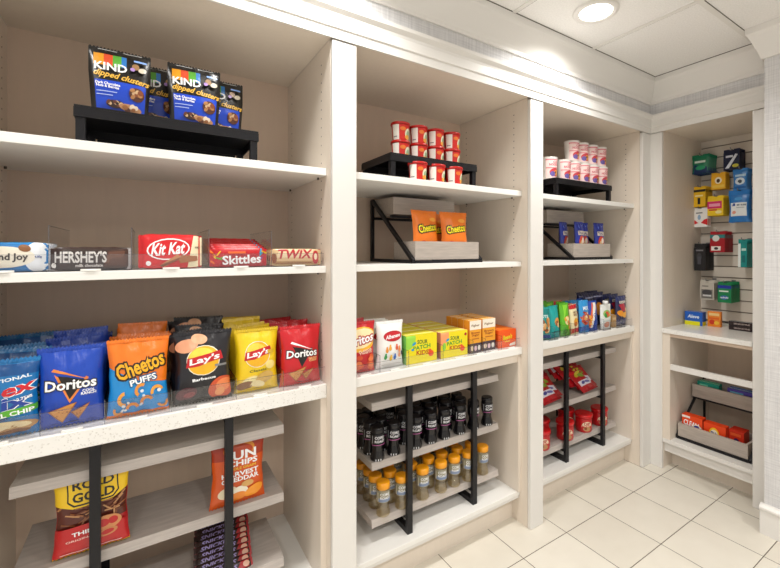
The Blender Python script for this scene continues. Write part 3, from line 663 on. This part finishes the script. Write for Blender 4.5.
# ------------------------------------------------------------------ bay 2 tray: orange snack bags
CO = [*outl('f6e21a', '151010', 'Cheetos', .50, .58, .74, .19, 8, 0, .02), ('p', [(0, 0), (1, 0), (1, .24), (.6, .20), (.3, .28), (0, .20)], 'd2361a')]+puff(.3, .14, .1, 'f2b06a', 30)+puff(.6, .12, .12, 'f6e6d0', 60)+puff(.82, .14, .1, 'f09a3a', 10)+[('e', .45, .1, .08, .06, 'ffffff', 30), ('e', .15, .12, .07, .05, 'e8e0d8'), ('e', .73, .78, .14, .05, 'f7a83a')]
p = bag('cheese_snack_bag', '', 'snack bag', .158, .195, .045, 'ef7a12', CO, 91, wr=1.2)
place(p, (1.050, 1.565, Z2+.045), .15, 'small orange cheese snack bag, left one in the tray', 'small orange snack bags', rx=-.08)
place(p, (1.212, 1.560, Z2+.045), -.05, 'small orange cheese snack bag, right one in the tray', 'small orange snack bags', rx=-.08)
p2 = place(p, (1.140, 1.630, Z2+.040), .1, 'orange snack bag tucked behind the two front ones in the tray', 'small orange snack bags', rx=-.08)

# ------------------------------------------------------------------ bay 2 counter
FR = [('e', .48, .66, .56, .24, 'f5b72a', 8), ('e', .48, .68, .50, .19, 'f8e3b0', 8), *outl('ffffff', 'b01018', 'Fritos', .50, .66, .86, .17, 10, .1, .02), ('t', 'FLAVOR\nTWISTS', .62, .42, .5, .09, 'f8d8c0', 6)]
rn = random.Random(2)
for k in range(12): FR.append(('e', rn.uniform(.1, .9), rn.uniform(.05, .32), .11, .05, rn.choice(['e2602a', 'd84a20', 'f08048']), rn.uniform(-40, 40)))
p = bag('corn_chip_bag', '', 'chip bag', .130, .205, .05, 'c4121c', FR, 101, wr=1.2); row(p, .706, 1.532, .055, 4, 'red corn chip bag', 'red corn chip bags', ZK, .003, .1)
AL = [('r', 0, .0, .10, 1, 'f4f3f0'), ('e', .55, .68, .37, .115, 'b3131e'), ('e', .55, .68, .34, .095, 'c81a26'), ('t', 'Albanese', .55, .68, .58, .085, 'ffffff', 6, .2)]
for k, (x, z, c) in enumerate([(.30, .38, 'e8963a'), (.42, .42, 'f2b03a'), (.68, .42, 'e0603a'), (.80, .38, 'f0904a'), (.25, .24, '2f9a4a'), (.45, .20, 'f2c23a'), (.60, .22, '2f6ac0'), (.78, .26, 'e8a07a')]):
    AL += [('e', x, z, .055, .05, c), ('e', x, z+.06, .035, .025, c)]
AL += [('e', .92, .30, .06, .05, '3a3a40'), ('r', .14, .06, .9, .09, 'd8d4d0')]
p = bag('gummy_candy_bag', '', 'candy bag', .130, .195, .05, 'f4f3f0', AL, 111, wr=1.0); row(p, .843, 1.535, .055, 4, 'white gummy candy bag', 'white gummy candy bags', ZK, .004, .12)
def SP(c2, extra): return [('r', .0, .0, 1, 1, 'eedc18'), ('e', .0, .9, .30, .4, c2), ('t', 'SOUR', .52, .74, .34, .15, '1f5f2a', -3), ('t', 'PATCH', .50, .555, .56, .15, '2d9a3a', 3), ('t', 'KIDS', .52, .36, .40, .16, 'b8481c', -2), ('e', .25, .70, .07, .05, '2f9ac0', 30), ('e', .80, .28, .09, .11, 'e8552a'), ('e', .76, .40, .05, .05, 'e8552a')]+extra
p = carton('fruit_candy_box', '', 'candy box', .160, .122, .075, 'e6d81e', SP('9bd84a', [('e', .2, .5, .05, .04, '2f9ac0')]), side=[('r', 0, 0, 1, 1, '7fce5a')], top=[('r', .04, .05, .96, .95, 'efe23a')]); row(p, .996, 1.518, .0775, 4, 'yellow sour candy box from the left row', 'left fruit candy boxes', ZK)
p = carton('fruit_candy_box', '', 'candy box', .156, .116, .075, 'efb07a', SP('f5a06a', [('e', .12, .45, .06, .16, '8fcf4a'), ('e', .92, .84, .045, .06, 'b01a2a')]), side=[('r', 0, 0, 1, 1, 'f08a6a')], top=[('r', .04, .05, .96, .95, 'eee04a')]); row(p, 1.175, 1.516, .0775, 4, 'yellow and peach sour candy box from the right row', 'right fruit candy boxes', ZK)
NB = [('r', 0, 0, 1, .30, '4a3a42'), ('r', 0, .72, 1, 1, 'f3ead8'), ('t', 'Figbar', .5, .84, .7, .09, '8a6a4a'), ('t', 'Brown\nSugar', .5, .58, .74, .16, 'a8581a'), ('r', .2, .42, .8, .45, 'b8681f'), ('e', .2, .15, .11, .08, 'f2d8b8'), ('e', .5, .14, .11, .08, 'e0c0c8'), ('e', .8, .15, .11, .08, 'e8e4d8')]
for k, x in enumerate((1.300, 1.392)):
    p = carton('snack_bar_box', '', 'snack box', .072 if k == 0 else .084, .155, .045, 'eda22c', NB, side=[('r', 0, 0, 1, 1, 'e8942a'), ('r', 0, 0, 1, .28, '5a3a2a')], top=[('r', .05, .05, .95, .95, 'f2b040')])
    row(p, x, 1.512 if k == 0 else 1.518, .047, 4, 'tall orange snack bar box in the %s of two narrow rows' % ('left', 'right')[k], 'tall orange snack boxes', ZK)
RE = [('t', "Reese's", .52, .58, .52, .28, 'f5c81e', 5, .2), ('t', "Reese's", .515, .59, .50, .26, '6fae2a', 5, .2), ('t', "Reese's", .52, .595, .48, .25, 'f5d02a', 5, .2), ('r', .35, .30, .65, .36, 'f2c23a'), ('p', [(.62, .04), (.62, .16), (.96, .26), (.96, .06)], 'f2e6d8')]
p = carton('peanut_cup_box', 'orange peanut butter cup box at the right end of the middle counter', 'candy box', .124, .088, .20, 'ee5a12', RE, top=[('r', .03, .03, .97, .97, 'f27a1c')], flap=True, basecol2='e8601a'); p.location = (1.512, 1.512, ZK)

# ------------------------------------------------------------------ bay 2 rack: bottles
DKB = mat('141215', .18, name='black_shrink_sleeve')
def bottle(dark):
    r = root('seasoned_drink_bottle' if dark else 'amber_drink_bottle', '', 'bottle'); h = .122; mb = MB()
    if dark:
        prof = [(.0, 0), (.024, 0), (.026, .004), (.0258, .012), (.0195, .034), (.0188, .048), (.0245, .066), (.0255, .074), (.0255, .098), (.024, .1005)]
        mb.lathe(prof, DKB, n=24)
        f = cylfn(.0258, .0258, .04)
        art(mb, [('r', .0, 0, 1, .06, 'b85a9a'), ('t', 'CORE', .5, .70, .62, .26, 'e8e8ec'), ('t', 'ROAST', .54, .36, .70, .24, 'e8e8ec'), ('r', .02, .2, .06, .9, 'b8b8bc')], lambda x, z, o: f(x, z, o) and (f(x, z, o)[0], f(x, z, o)[1], z+.060), .055, .04, film, .006)
        for a in (-.5, -.15, .2): 
            mb.box(-.0015, .0015, -.0005, 0, 0, .007, film('e8e8ec'), Matrix.Translation((.0262*math.sin(a), -.0262*math.cos(a), .003)) @ Matrix.Rotation(a, 4, 'Z'))
        mb.build('bottle_body', r)
        MB().lathe([(.0235, .1007), (.0245, .103), (.0245, .118), (.022, .122)], DKB, n=24).build('cap', r)
    else:
        mb.lathe([(.0, 0), (.0225, 0), (.0250, .004), (.0250, .014), (.0205, .030), (.0205, .040), (.0235, .052), (.0240, .060), (.0240, .096), (.022, .099)], LIQ, n=24)
        mb.build('glass_body', r)
        lb = MB(); f = cylfn(.0244, .0244, .04); lb.lathe([(.0243, .054), (.0243, .096)], film('a8a088'), n=24, cap=False)
        art(lb, [('r', .02, .05, .98, .38, '7a8aa8'), ('r', .02, .38, .98, .95, '8a8466'), ('t', 'CORE', .52, .74, .64, .27, 'f2f2f4'), ('t', 'ROAST', .55, .42, .70, .24, 'f2f2f4'), ('r', .03, .1, .07, .9, 'e8e4d0')], lambda x, z, o: (f(x, z, o)[0], f(x, z, o)[1], z+.055), .055, .04, film, .006)
        lb.build('label_sleeve', r)
        MB().lathe([(.0235, .0992), (.0250, .101), (.0250, .118), (.0225, .122)], film('f0a012'), n=24).build('cap', r)
    r.scale = (1.18, 1.18, 1.15)
    return r
BX = [.815, .896, 1.010, 1.090, 1.167, 1.260, 1.353, 1.445]
for dark, z, xs in ((True, ZB2, BX), (False, ZB3, [.834, .932, 1.040, 1.142, 1.222, 1.313, 1.405, 1.440])):
    p = bottle(dark)
    for i, x in enumerate(xs):
        if not dark and i == 7: continue
        for k in range(4):
            if dark and i == 7 and k > 0: continue
            if not dark and i == 6 and k > 1: continue
            xx = x+random.uniform(-.004, .004)-(.028 if k % 2 and not (i == 0) else 0)*(1 if dark else .8)
            place(p, (xx, (1.590 if dark else 1.582)+k*.066+random.uniform(-.003, .003), z), random.uniform(-.25, .1)-.15,
                  ('black hourglass bottle' if dark else 'amber bottle with orange cap') + ', %s from left, %s row, %s board' % (ORD[i], ['front', 'second', 'third', 'rear'][k], 'middle' if dark else 'bottom'),
                  'black bottles on the middle board' if dark else 'amber bottles on the bottom board')

# ------------------------------------------------------------------ bay 3 top: noodle cups
cp = root('noodle_cup', '', 'noodle cup'); mb = MB()
mb.lathe([(.038, 0), (.039, .002), (.0440, .115), (.0450, .117), (.0450, .120)], film('f2ece6'), n=28)
art(mb, [('r', .02, .03, .98, .97, 'f3d6d2'), ('r', .02, .90, .98, .95, 'd86a78'), ('t', 'CUP\nNOODLES', .5, .74, .62, .24, 'c83a50'), ('e', .5, .30, .30, .20, 'c8404a'), ('e', .58, .28, .16, .13, 'e8a23a'), ('e', .36, .22, .14, .12, '6a5aa0'), ('e', .52, .30, .06, .05, '7a3a20'), ('r', .04, .5, .96, .54, 'e07a82')], cylfn(.039, .0440, .115), .120, .115, film, .008)
mb.build('cup_body', cp); MB().lathe([(.0450, .1202), (.0462, .1206), (.0462, .1220), (.001, .1226)], film('f6f3ee'), n=28, cap=False).build('lid', cp)
NX = [(2.048, .12), (2.143, -.1), (2.236, .1), (2.330, 0), (2.424, .1)]
for i, (x, a) in enumerate(NX): place(cp, (x, 1.585, 1.8105), a, 'white noodle cup, %s from left in the lower layer on the right bay riser' % ORD[i], 'white noodle cups')
for i, (x, a) in enumerate([(2.128, .1), (2.222, -.1), (2.316, .1), (2.410, 0)]): place(cp, (x, 1.585, 1.9340), a, 'white noodle cup, %s from left in the upper layer on the right bay riser' % ORD[i], 'white noodle cups')
for i, x in enumerate((2.05, 2.15, 2.25)): place(cp, (x, 1.70, 1.8105), .2, 'white noodle cup, %s from left in the rear row on the right bay riser' % ORD[i], 'white noodle cups')
place(cp, (1.924+.0, 1.585, 1.8105), 0, 'lone white noodle cup at the left end of the right bay riser', 'white noodle cups')

# bay 3 tray: blue bags
BL = [('r', .0, .0, 1, .10, '1c2f8a'), ('r', .16, .56, .84, .70, 'f3e8d0'), ('t', 'TRAIL', .5, .63, .6, .10, '1c2f8a'), ('e', .5, .34, .32, .20, 'd24a2a'), ('e', .42, .26, .14, .12, 'e8c08a'), ('e', .60, .38, .13, .10, 'f2e6d8'), ('e', .3, .84, .06, .05, '6a86e0'), ('e', .7, .88, .05, .03, '6a86e0')]
p = bag('trail_mix_bag', '', 'snack bag', .098, .185, .036, '1a2f9a', BL, 121, wr=1.2)
for i, (x, y, a) in enumerate([(2.120, 1.63, .2), (2.182, 1.565, .1), (2.268, 1.60, -.1), (2.385, 1.565, -.05)]):
    place(p, (x, y, Z2+.045), a, 'small blue snack bag, %s from left in the right bay tray' % ORD[i], 'small blue snack bags', rx=-.06)

# bay 3 counter
def small(name, lab, grp, x, w, h, base, items, seed, n=3, y=1.525, dy=.045, rz=0, t=.036, jx=.006):
    p = bag(name, '', 'snack pouch', w, h, t, base, items, seed, wr=1.3); row(p, x, y, dy, n, lab, grp, ZK, jx, .15)
    q = random.Random(seed); p.rotation_euler = (q.uniform(-.12, -.02), q.uniform(-.06, .06), q.uniform(-.25, .1))
nut = lambda s, c=('c8823a', 'e2a860', '8a4a1c', 'f0d0a0'): blobs(.1, .25, .9, .62, list(c), 22, .12, s)
small('nut_pouch', 'teal nut pouch at the left end of the right bay counter', 'teal nut pouches', 1.795, .105, .176, '0f9a94', [('r', 0, .78, 1, .95, '0d7f7c'), ('t', 'NUTS', .5, .72, .6, .09, 'e8f6f4')]+nut(1)+[('r', 0, 0, 1, .14, '1a3f8a')], 131, 4, rz=.1)
small('nut_pouch', 'teal nut pouch beside the lime snack pouches', 'teal cashew pouches', 1.898, .085, .178, '11a3a0', [('e', .6, .5, .28, .12, 'e8a04a', 30), ('e', .55, .44, .2, .08, '8a3a1c', 20), ('e', .75, .38, .2, .08, 'e6bb80')]+[('r', .1, .15, .8, .2, '0a6f72')], 132, 4)
small('fruit_snack_pouch', 'lime green fruit snack pouch', 'lime fruit snack pouches', 1.988, .084, .186, '5fb81f', [('p', [(.3, .95), (.8, .95), (.2, .5)], '8fe03a')]+blobs(.4, .2, .9, .6, ['f0a83a', 'e87a2a', 'f6e0a0'], 9, .13, 5)+[('e', .4, .12, .3, .08, '3a8a1a')], 133, 4)
small('fruit_bar_pouch', 'cream and red fruit bar pouch', 'cream fruit bar pouches', 2.075, .080, .172, 'f1e3b4', [('r', 0, .86, 1, 1, 'c41c24'), ('r', 0, 0, 1, .20, 'c8222a'), ('t', 'NUT\nBAR', .5, .70, .5, .16, '7a4a1c'), ('e', .5, .42, .3, .12, 'e2a02a'), ('e', .4, .34, .2, .08, 'b8601a')], 134, 4)
small('trail_mix_pouch', 'sky blue trail mix pouch', 'sky blue trail mix pouches', 2.165, .086, .190, '2f96d8', nut(7, ('c8523a', 'e2a860', 'a82a1c', 'f0e0c0'))+[('t', 'MIX', .5, .76, .6, .12, 'e8f2fa'), ('r', .0, .05, 1, .18, '1c6fc0')], 135, 4)
small('cookie_pouch', 'blue pouch with diagonal red and white stripe', 'striped cookie pouches', 2.252, .084, .180, '1d48a8', [('p', [(0, .1), (.55, .95), (.85, .95), (.35, .1)], 'f4f0ea'), ('p', [(-.0, .3), (.38, .95), (.5, .95), (.15, .1), (0, .1)], 'e8622a'), ('t', 'CHIPS', .62, .45, .6, .12, '1d48a8', -65)]+blobs(0, .1, .3, .5, ['f2b03a', 'e87a2a'], 5, .1, 9), 136, 3)
# spouted pouch
p = bag('spouted_fruit_pouch', 'white squeeze pouch with fruit print and white screw cap', 'food pouch', .110, .150, .034, 'eef1ec', [('e', .5, .62, .34, .16, '9fc86a'), ('e', .52, .60, .18, .12, 'e2502a'), ('e', .36, .56, .12, .1, '3f9a4a'), ('e', .75, .56, .1, .06, 'f2a03a'), ('r', .1, .30, .9, .36, 'd8e4e0'), ('e', .5, .17, .28, .12, 'd8927a')], 141, 'stand', .8)
p.location = (2.384, 1.525, ZK); MB().lathe([(.008, .1500), (.008, .156)], film('f4f4f2'), n=20).lathe([(.016, .1561), (.0175, .158), (.0175, .170), (.015, .174)], film('f6f6f4'), n=20).build('screw_cap', p)
p = carton('jerky_box', 'small kraft brown carton beside the white spouted pouch', 'snack box', .046, .075, .05, 'b8905c', [('r', .1, .6, .9, .8, 'd8b88a')]); p.location = (2.478, 1.522, ZK)
DB = [('r', 0, .82, 1, 1, '2a3466'), ('r', .2, .76, .8, .84, 'e8e2d0'), ('t', 'SNAX', .5, .80, .5, .05, '20264a'), ('p', [(.1, .72), (.6, .76), (.9, .46), (.4, .50)], 'b81c3a'), ('e', .3, .42, .28, .10, 'f09a1c', -20), ('e', .7, .36, .26, .10, 'f2b03a', 10), ('e', .85, .55, .12, .08, 'e8cfa8'), ('r', 0, .0, 1, .22, '3a4474')]
p = bag('dark_blue_snack_bag', '', 'snack bag', .118, .192, .04, '20264f', DB, 142, wr=1.2)
row(p, 2.560, 1.53, .05, 4, 'dark blue snack bag at the right end of the right bay counter', 'dark blue snack bags', ZK, .004, .1)
p = bag('navy_snack_bag', '', 'snack bag', .125, .215, .04, '191c44', [('r', .1, .86, .9, .90, '8a8fb0'), ('e', .5, .5, .3, .2, 'e8922a')], 143, wr=1.2)
for i, (x, y) in enumerate([(2.33, 1.61), (2.45, 1.63), (2.36, 1.68), (2.49, 1.70)]): place(p, (x, y, ZK), .1*(-1)**i, 'navy snack bag, %s of those behind the spouted pouch' % ORD[i], 'navy snack bags')

# bay 3 rack: red candy bags and tubs
RB = [('r', 0, .0, 1, 1, 'b8101c'), ('r', .10, .22, .90, .44, 'e6e4ee'), ('e', .35, .34, .12, .06, '4a4a9a', 10), ('e', .62, .33, .16, .05, '6a6ab0', -8), ('e', .35, .72, .16, .09, 'd8c83a', 20), ('e', .58, .66, .2, .10, '8fae3a', -10), ('e', .5, .80, .2, .06, 'e8d84a', 10), ('e', .2, .85, .15, .08, 'd82a30'), ('e', .8, .80, .12, .07, 'd82a30')]
p = bag('licorice_bag', '', 'candy bag', .190, .160, .026, 'b01420', RB, 151, wr=1.6)
for g_, x0, n in (('left', 1.950, 6), ('right', 2.310, 8)):
    for i in range(n):
        place(p, (x0+(.004*i if g_ == 'left' else -.012*i)+.016*math.sin(i*1.9), 1.578+i*.024, ZB2+.012+.011*i), .16*math.sin(i*2.3+1), 'red candy bag, %s from the front in the %s leaning pile of the right bay' % (ORD[i], g_), 'red candy bags', rx=math.radians(-52))
tb = root('cookie_tub', '', 'food tub'); tb.scale = (1.1, 1.1, 1.12); mb = MB()
mb.lathe([(.042, 0), (.0445, .003), (.0452, .078)], film('c2161c'), n=30)
art(mb, [('r', 0, .05, 1, .95, 'c2161c'), ('e', .5, .42, .36, .36, 'e8d8b8'), ('t', 'DIP', .5, .62, .4, .2, 'b01018'), ('e', .5, .26, .26, .16, 'b98a5a'), ('e', .4, .30, .10, .10, '8a4a20')], cylfn(.043, .045, .078), .085, .078, film, .008)
mb.build('tub_body', tb); MB().lathe([(.0455, .0783), (.0490, .079), (.0490, .0935), (.0465, .096), (.044, .0945)], film('cc0f14'), n=30).build('lid', tb)
for i, (x, y, n_) in enumerate([(1.870, 1.600, 'front left'), (2.085, 1.600, 'front second'), (2.275, 1.605, 'front third'), (2.442, 1.605, 'front right end'), (1.985, 1.700, 'rear left'), (2.245, 1.715, 'rear middle'), (1.87, 1.72, 'rear leftmost')]):
    place(tb, (x, y, ZB3), -.5, 'red lidded tub on the bottom board of the right bay, %s' % n_, 'red lidded tubs')

# ------------------------------------------------------------------ end alcove: hanging goods on pegs
PEG = mat('8f9094', .3, metal=.9, name='steel_peg')
def peg(y, z, L, lab):
    tag(MB().bar((AXB-.002, y, z), (AXB-L, y, z), .004, PEG).bar((AXB-L, y, z), (AXB-L-.006, y, z+.012), .004, PEG).box(AXB-.003, AXB+.001, y-.012, y+.012, z-.014, z+.010, PEG).build('peg_hook'), 'steel hook for ' + lab, 'peg hook', 'steel peg hooks')
def hang(name, lab, cat, y0, y1, z0, z1, base, items, n=3, th=.012, gap=.010, xf=3.17, style='card', side=None, rz=0, grp=None):
    """package with header hole hung on a peg; copies queue behind towards the slat panel"""
    w = abs(y1-y0); h = z1-z0; r = root(name, '', cat); mb = MB(); hh = h*.16
    if style == 'card':
        mb.box(-w/2, w/2, 0, th, 0, h-hh, card(base))
    else:
        fn = bagfn(w, h-hh+.004, th*1.3, 5, 'pillow', .6)
        for sd in (-1, 1):
            vs = [(lambda q: (q[0], q[1]+th/2, q[2]))(fn((-.5+i/12)*w, (h-hh)*j/12, 0, sd)) for j in range(13) for i in range(13)]
            fs = [(j*13+i, j*13+i+1, (j+1)*13+i+1, (j+1)*13+i) for j in range(12) for i in range(12)]
            mb.add(vs, fs if sd < 0 else [f[::-1] for f in fs], film(base), True)
    f2 = (flat(0) if style == 'card' else (lambda x, z, o: (lambda q: (q[0], q[1]+th/2, q[2]))(fn(x, z, o, -1))))
    art(mb, items, f2, w, h-hh, card, 9 if style == 'card' else .015, .0004, .00012)
    if side and style == 'card':
        art(mb, side, lambda x, z, o: (-w/2-o, -x+th/2, z), th, h-hh, card, 9, .0004, .0001)
    mb.build('package_body', r)
    hd = MB(); y_ = th/2-.0006; hd.box(-w/2, w/2, y_, y_+.0012, h-hh+.0004, h-.006, card(base)).box(-w/2, -.012, y_, y_+.0012, h-.006, h, card(base)).box(.012, w/2, y_, y_+.0012, h-.006, h, card(base)).build('hang_tab', r)
    yc = (y0+y1)/2
    for i in range(n):
        place(r, (xf+i*(th+gap), yc, z0), -PI/2+rz, lab if i == 0 else '%s, %s on its peg' % (lab, ORD[i]), grp or (lab + 's'))
    peg(yc, z1-.002, AXB-xf+.012, lab)
hang('bandage_pack', 'green medicine pack hanging top left', 'hanging pack', 1.345, 1.235, 1.925, 2.055, '0f7a55', [('p', [(0, 0), (1, .0), (1, .35), (0, .6)], '16305f'), ('r', .15, .66, .8, .80, 'dfeee6'), ('e', .5, .35, .3, .14, '2aa070')], 6, .014, .009, 3.13, 'bag')
hang('medicine_pack', 'navy medicine pack with white swirl, hanging top right', 'hanging pack', 1.160, 1.070, 1.925, 2.060, '101a3c', [('p', [(.1, .1), (.35, .1), (.9, .85), (.75, .9)], 'dfe6f2'), ('r', .15, .72, .6, .84, 'd8dcea'), ('e', .75, .22, .2, .1, 'c8c03a')], 5, .012, .009, 3.15)
hang('battery_pack', 'small yellow blister pack under the green pack', 'hanging pack', 1.240, 1.155, 1.810, 1.922, 'eeb01c', [('e', .5, .62, .24, .24, 'f6ead0'), ('e', .5, .6, .12, .14, '5a3a1c'), ('r', .08, .1, .92, .3, 'f2c64a')], 4, .010, .009, 3.17)
hang('tissue_pack', 'light blue pack hanging right of the yellow blister', 'hanging pack', 1.112, 1.030, 1.788, 1.928, '2f7fc8', [('r', .15, .74, .9, .86, 'b8d8f0'), ('e', .5, .48, .36, .20, 'dfeaf4'), ('e', .5, .46, .16, .10, '3a4a5a'), ('r', .1, .08, .9, .2, '1c5fa8')], 4, .014, .009, 3.16, 'bag')
hang('razor_pack', 'tall yellow and black pack hanging at the left side', 'hanging pack', 1.352, 1.270, 1.700, 1.842, 'e8b81a', [('r', 0, .86, 1, 1, '1a1814'), ('r', .4, .15, .6, .52, '1a1814'), ('r', .2, .60, .8, .68, 'f6e8b0')], 6, .012, .009, 3.16)
hang('hygiene_pack', 'pink and yellow pack hanging in the middle of the slats', 'hanging pack', 1.255, 1.160, 1.632, 1.765, 'efc81e', [('r', .0, .42, .9, .86, 'd82a6a'), ('r', .1, .55, .8, .72, 'f2a0b8'), ('e', .7, .2, .2, .1, 'f6e6a0'), ('r', .1, .3, .6, .38, 'c8402a')], 8, .010, .009, 3.15)
hang('cotton_pack', 'large blue bag with white label, hanging at the right', 'hanging pack', 1.137, 1.022, 1.580, 1.790, '1c78c8', [('r', .10, .22, .92, .72, 'eef2f4'), ('r', .16, .60, .34, .70, '2a4aa0'), ('r', .42, .60, .9, .66, '8a94a0'), ('r', .4, .52, .82, .55, 'b0b8c0'), ('e', .28, .36, .10, .06, 'e8a08a'), ('e', .5, .86, .2, .06, '4aa0e0')], 3, .02, .004, 3.16, 'bag')
hang('relief_pack', 'white pack with red corners below the tall yellow pack', 'hanging pack', 1.365, 1.262, 1.560, 1.694, 'f2f0ee', [('p', [(0, .1), (.45, .25), (.2, .45), (0, .5)], 'd8262c'), ('p', [(1, .1), (.6, .25), (.8, .45), (1, .5)], 'd8262c'), ('e', .5, .6, .10, .16, '9ab8d8'), ('r', .3, .84, .7, .90, '4a4a50')], 3, .012, .009, 3.17)
hang('shaving_pack', 'dark red and teal pack hanging below the pink and yellow pack', 'hanging pack', 1.235, 1.148, 1.385, 1.525, 'a3121f', [('r', 0, .80, 1, 1, '2a7f80'), ('e', .4, .80, .24, .18, 'd8dcd8'), ('r', .08, .10, .72, .34, 'f0e8e4'), ('e', .42, .22, .14, .08, '2a1a1c')], 7, .012, .009, 3.14)
hang('cable_pack', 'tall black blister pack hanging at the left side', 'hanging pack', 1.333, 1.262, 1.258, 1.445, '1c1b1e', [('e', .45, .6, .22, .18, '3a393e'), ('r', .30, .28, .6, .62, '4a4950'), ('r', .15, .86, .8, .92, '77767c')], 7, .012, .009, 3.14)
hang('toothbrush_pack', 'slim teal and white pack hanging at the right edge', 'hanging pack', 1.078, 1.030, 1.290, 1.470, '0f8f8c', [('r', 0, 0, .30, 1, 'e8f0ee'), ('r', .4, .7, .9, .8, 'bfe8e0'), ('r', .45, .2, .8, .5, '0b6f74')], 5, .014, .009, 3.15)
hang('charger_pack', 'grey blister pack hanging above the blue and yellow box', 'hanging pack', 1.300, 1.215, 1.062, 1.195, 'c3bdb2', [('r', .10, .08, .90, .62, '77736e'), ('e', .5, .44, .34, .18, '4a484a'), ('r', .2, .20, .8, .30, 'd8d8d8'), ('r', .15, .78, .6, .86, '8a867e')], 5, .012, .009, 3.15)
hang('antacid_pack', 'green pack with navy header hanging low at the right', 'hanging pack', 1.182, 1.105, 1.055, 1.190, '12824e', [('r', 0, .82, 1, 1, '1c2f9a'), ('r', .1, .62, .8, .70, 'dff0e4'), ('e', .5, .3, .3, .12, '3a6ab0'), ('t', 'adult', .5, .3, .6, .10, 'e8f2f4')], 7, .012, .009, 3.12)
def cbox(name, lab, y0, y1, xf, z0, h, d, base, items, top=None, side=None):
    p = carton(name, lab, 'carton', abs(y1-y0), h, d, base, items, side=side, top=top); p.location = (xf, (y0+y1)/2, z0); p.rotation_euler = (0, 0, -PI/2+.06); return p
cbox('pain_relief_box', 'blue and yellow medicine box on the end alcove counter', 1.330, 1.225, 3.00, .9005, .088, .06, '1c5fc0', [('r', 0, 0, .86, .30, 'e6e01c'), ('t', 'Aleve', .5, .66, .66, .26, 'eaf6ff', 0, .2)], top=[('r', .03, .03, .97, .97, '174ea8')], side=[('r', 0, 0, 1, .3, 'e6e01c')])
cbox('cold_relief_box', 'orange medicine box on the end alcove counter', 1.213, 1.140, 3.05, .9005, .098, .03, 'f08a2a', [('r', .1, .72, .9, .9, 'f6d08a'), ('e', .35, .3, .22, .16, 'd8381c'), ('e', .7, .26, .2, .12, 'f2c03a'), ('r', .1, .5, .9, .6, 'e8601c')])
for i in range(2): cbox('toothpaste_box', ['lower dark slim box lying on the end alcove counter', 'upper dark slim box stacked on the other in the alcove'][i], 1.085, .935, 3.03, .9005+i*.0272, .026, .04, '2c1f20', [('t', 'SENSODYNE', .45, .5, .55, .36, 'b8a8a4'), ('r', .86, .2, .93, .8, 'e8e0dc')])['category'] = 'carton'
# detergent boxes in the lower tray
def dbox(lab, y0, y1, x, z0, h, d, base, items, rz=0):
    p = carton('detergent_box', lab, 'detergent box', abs(y1-y0), h, d, base, items, side=[('r', 0, 0, 1, 1, 'd8401a')], top=[('r', .02, .02, .98, .98, base)], basecol2=base); p.location = (x, (y0+y1)/2, z0); p.rotation_euler = (0, -0.0, -PI/2+rz); return p
ZT = .197+.0245
dbox('orange and white detergent box at the left of the lower tray', 1.272, 1.155, 2.830, ZT, .132, .05, 'ea4a16', [('r', 0, .0, 1, .25, 'ea4a16'), ('t', 'CLEAN', .45, .62, .74, .26, 'ffffff', -6), ('e', .74, .42, .26, .24, 'f2ecd8'), ('e', .78, .34, .16, .14, '6fae3a'), ('e', .72, .5, .14, .12, '4a4aa0'), ('r', .0, .86, .4, .96, 'f2e6e0')])
dbox('orange detergent box with round yellow emblem in the lower tray', 1.150, 1.032, 2.835, ZT, .120, .05, 'e8450f', [('p', [(0, .2), (1, .26), (1, .42), (0, .36)], '4a2a8a'), ('e', .48, .5, .24, .34, 'f2c21b'), ('e', .48, .5, .18, .24, 'f2e8d8'), ('t', 'Tide', .48, .5, .30, .26, '1c3f9f', -4)])
dbox('red-orange detergent box lying behind at the right of the lower tray', 1.030, .955, 2.875, ZT, .108, .08, 'd22f14', [('e', .5, .4, .2, .2, '3a1a5a'), ('r', .1, .7, .8, .85, 'e8602a')])
p = carton('dryer_sheet_box', 'teal and green box standing in the upper tray of the alcove', 'carton', .125, .095, .05, '0f8f7c', [('e', .6, .55, .12, .2, 'd84a8a'), ('r', .1, .7, .5, .85, '7fd8b8'), ('e', .3, .4, .2, .2, '1a5f8a')], top=[('r', .05, .05, .95, .95, '2aa87a')]); p.location = (3.02, 1.20, .197+.2395); p.rotation_euler = (0, 0, -PI/2)
p = carton('soap_box', 'purple and blue box standing in the upper tray of the alcove', 'carton', .14, .095, .06, '4a3a9a', [('r', .1, .65, .6, .85, '6fb8d8'), ('e', .7, .5, .2, .25, '2a6ab0')], top=[('r', .05, .05, .95, .95, '3f6fb8')]); p.location = (3.02, 1.02, .197+.2395); p.rotation_euler = (0, 0, -PI/2)

for o in bpy.data.objects:
    if '_used' in o: del o['_used']
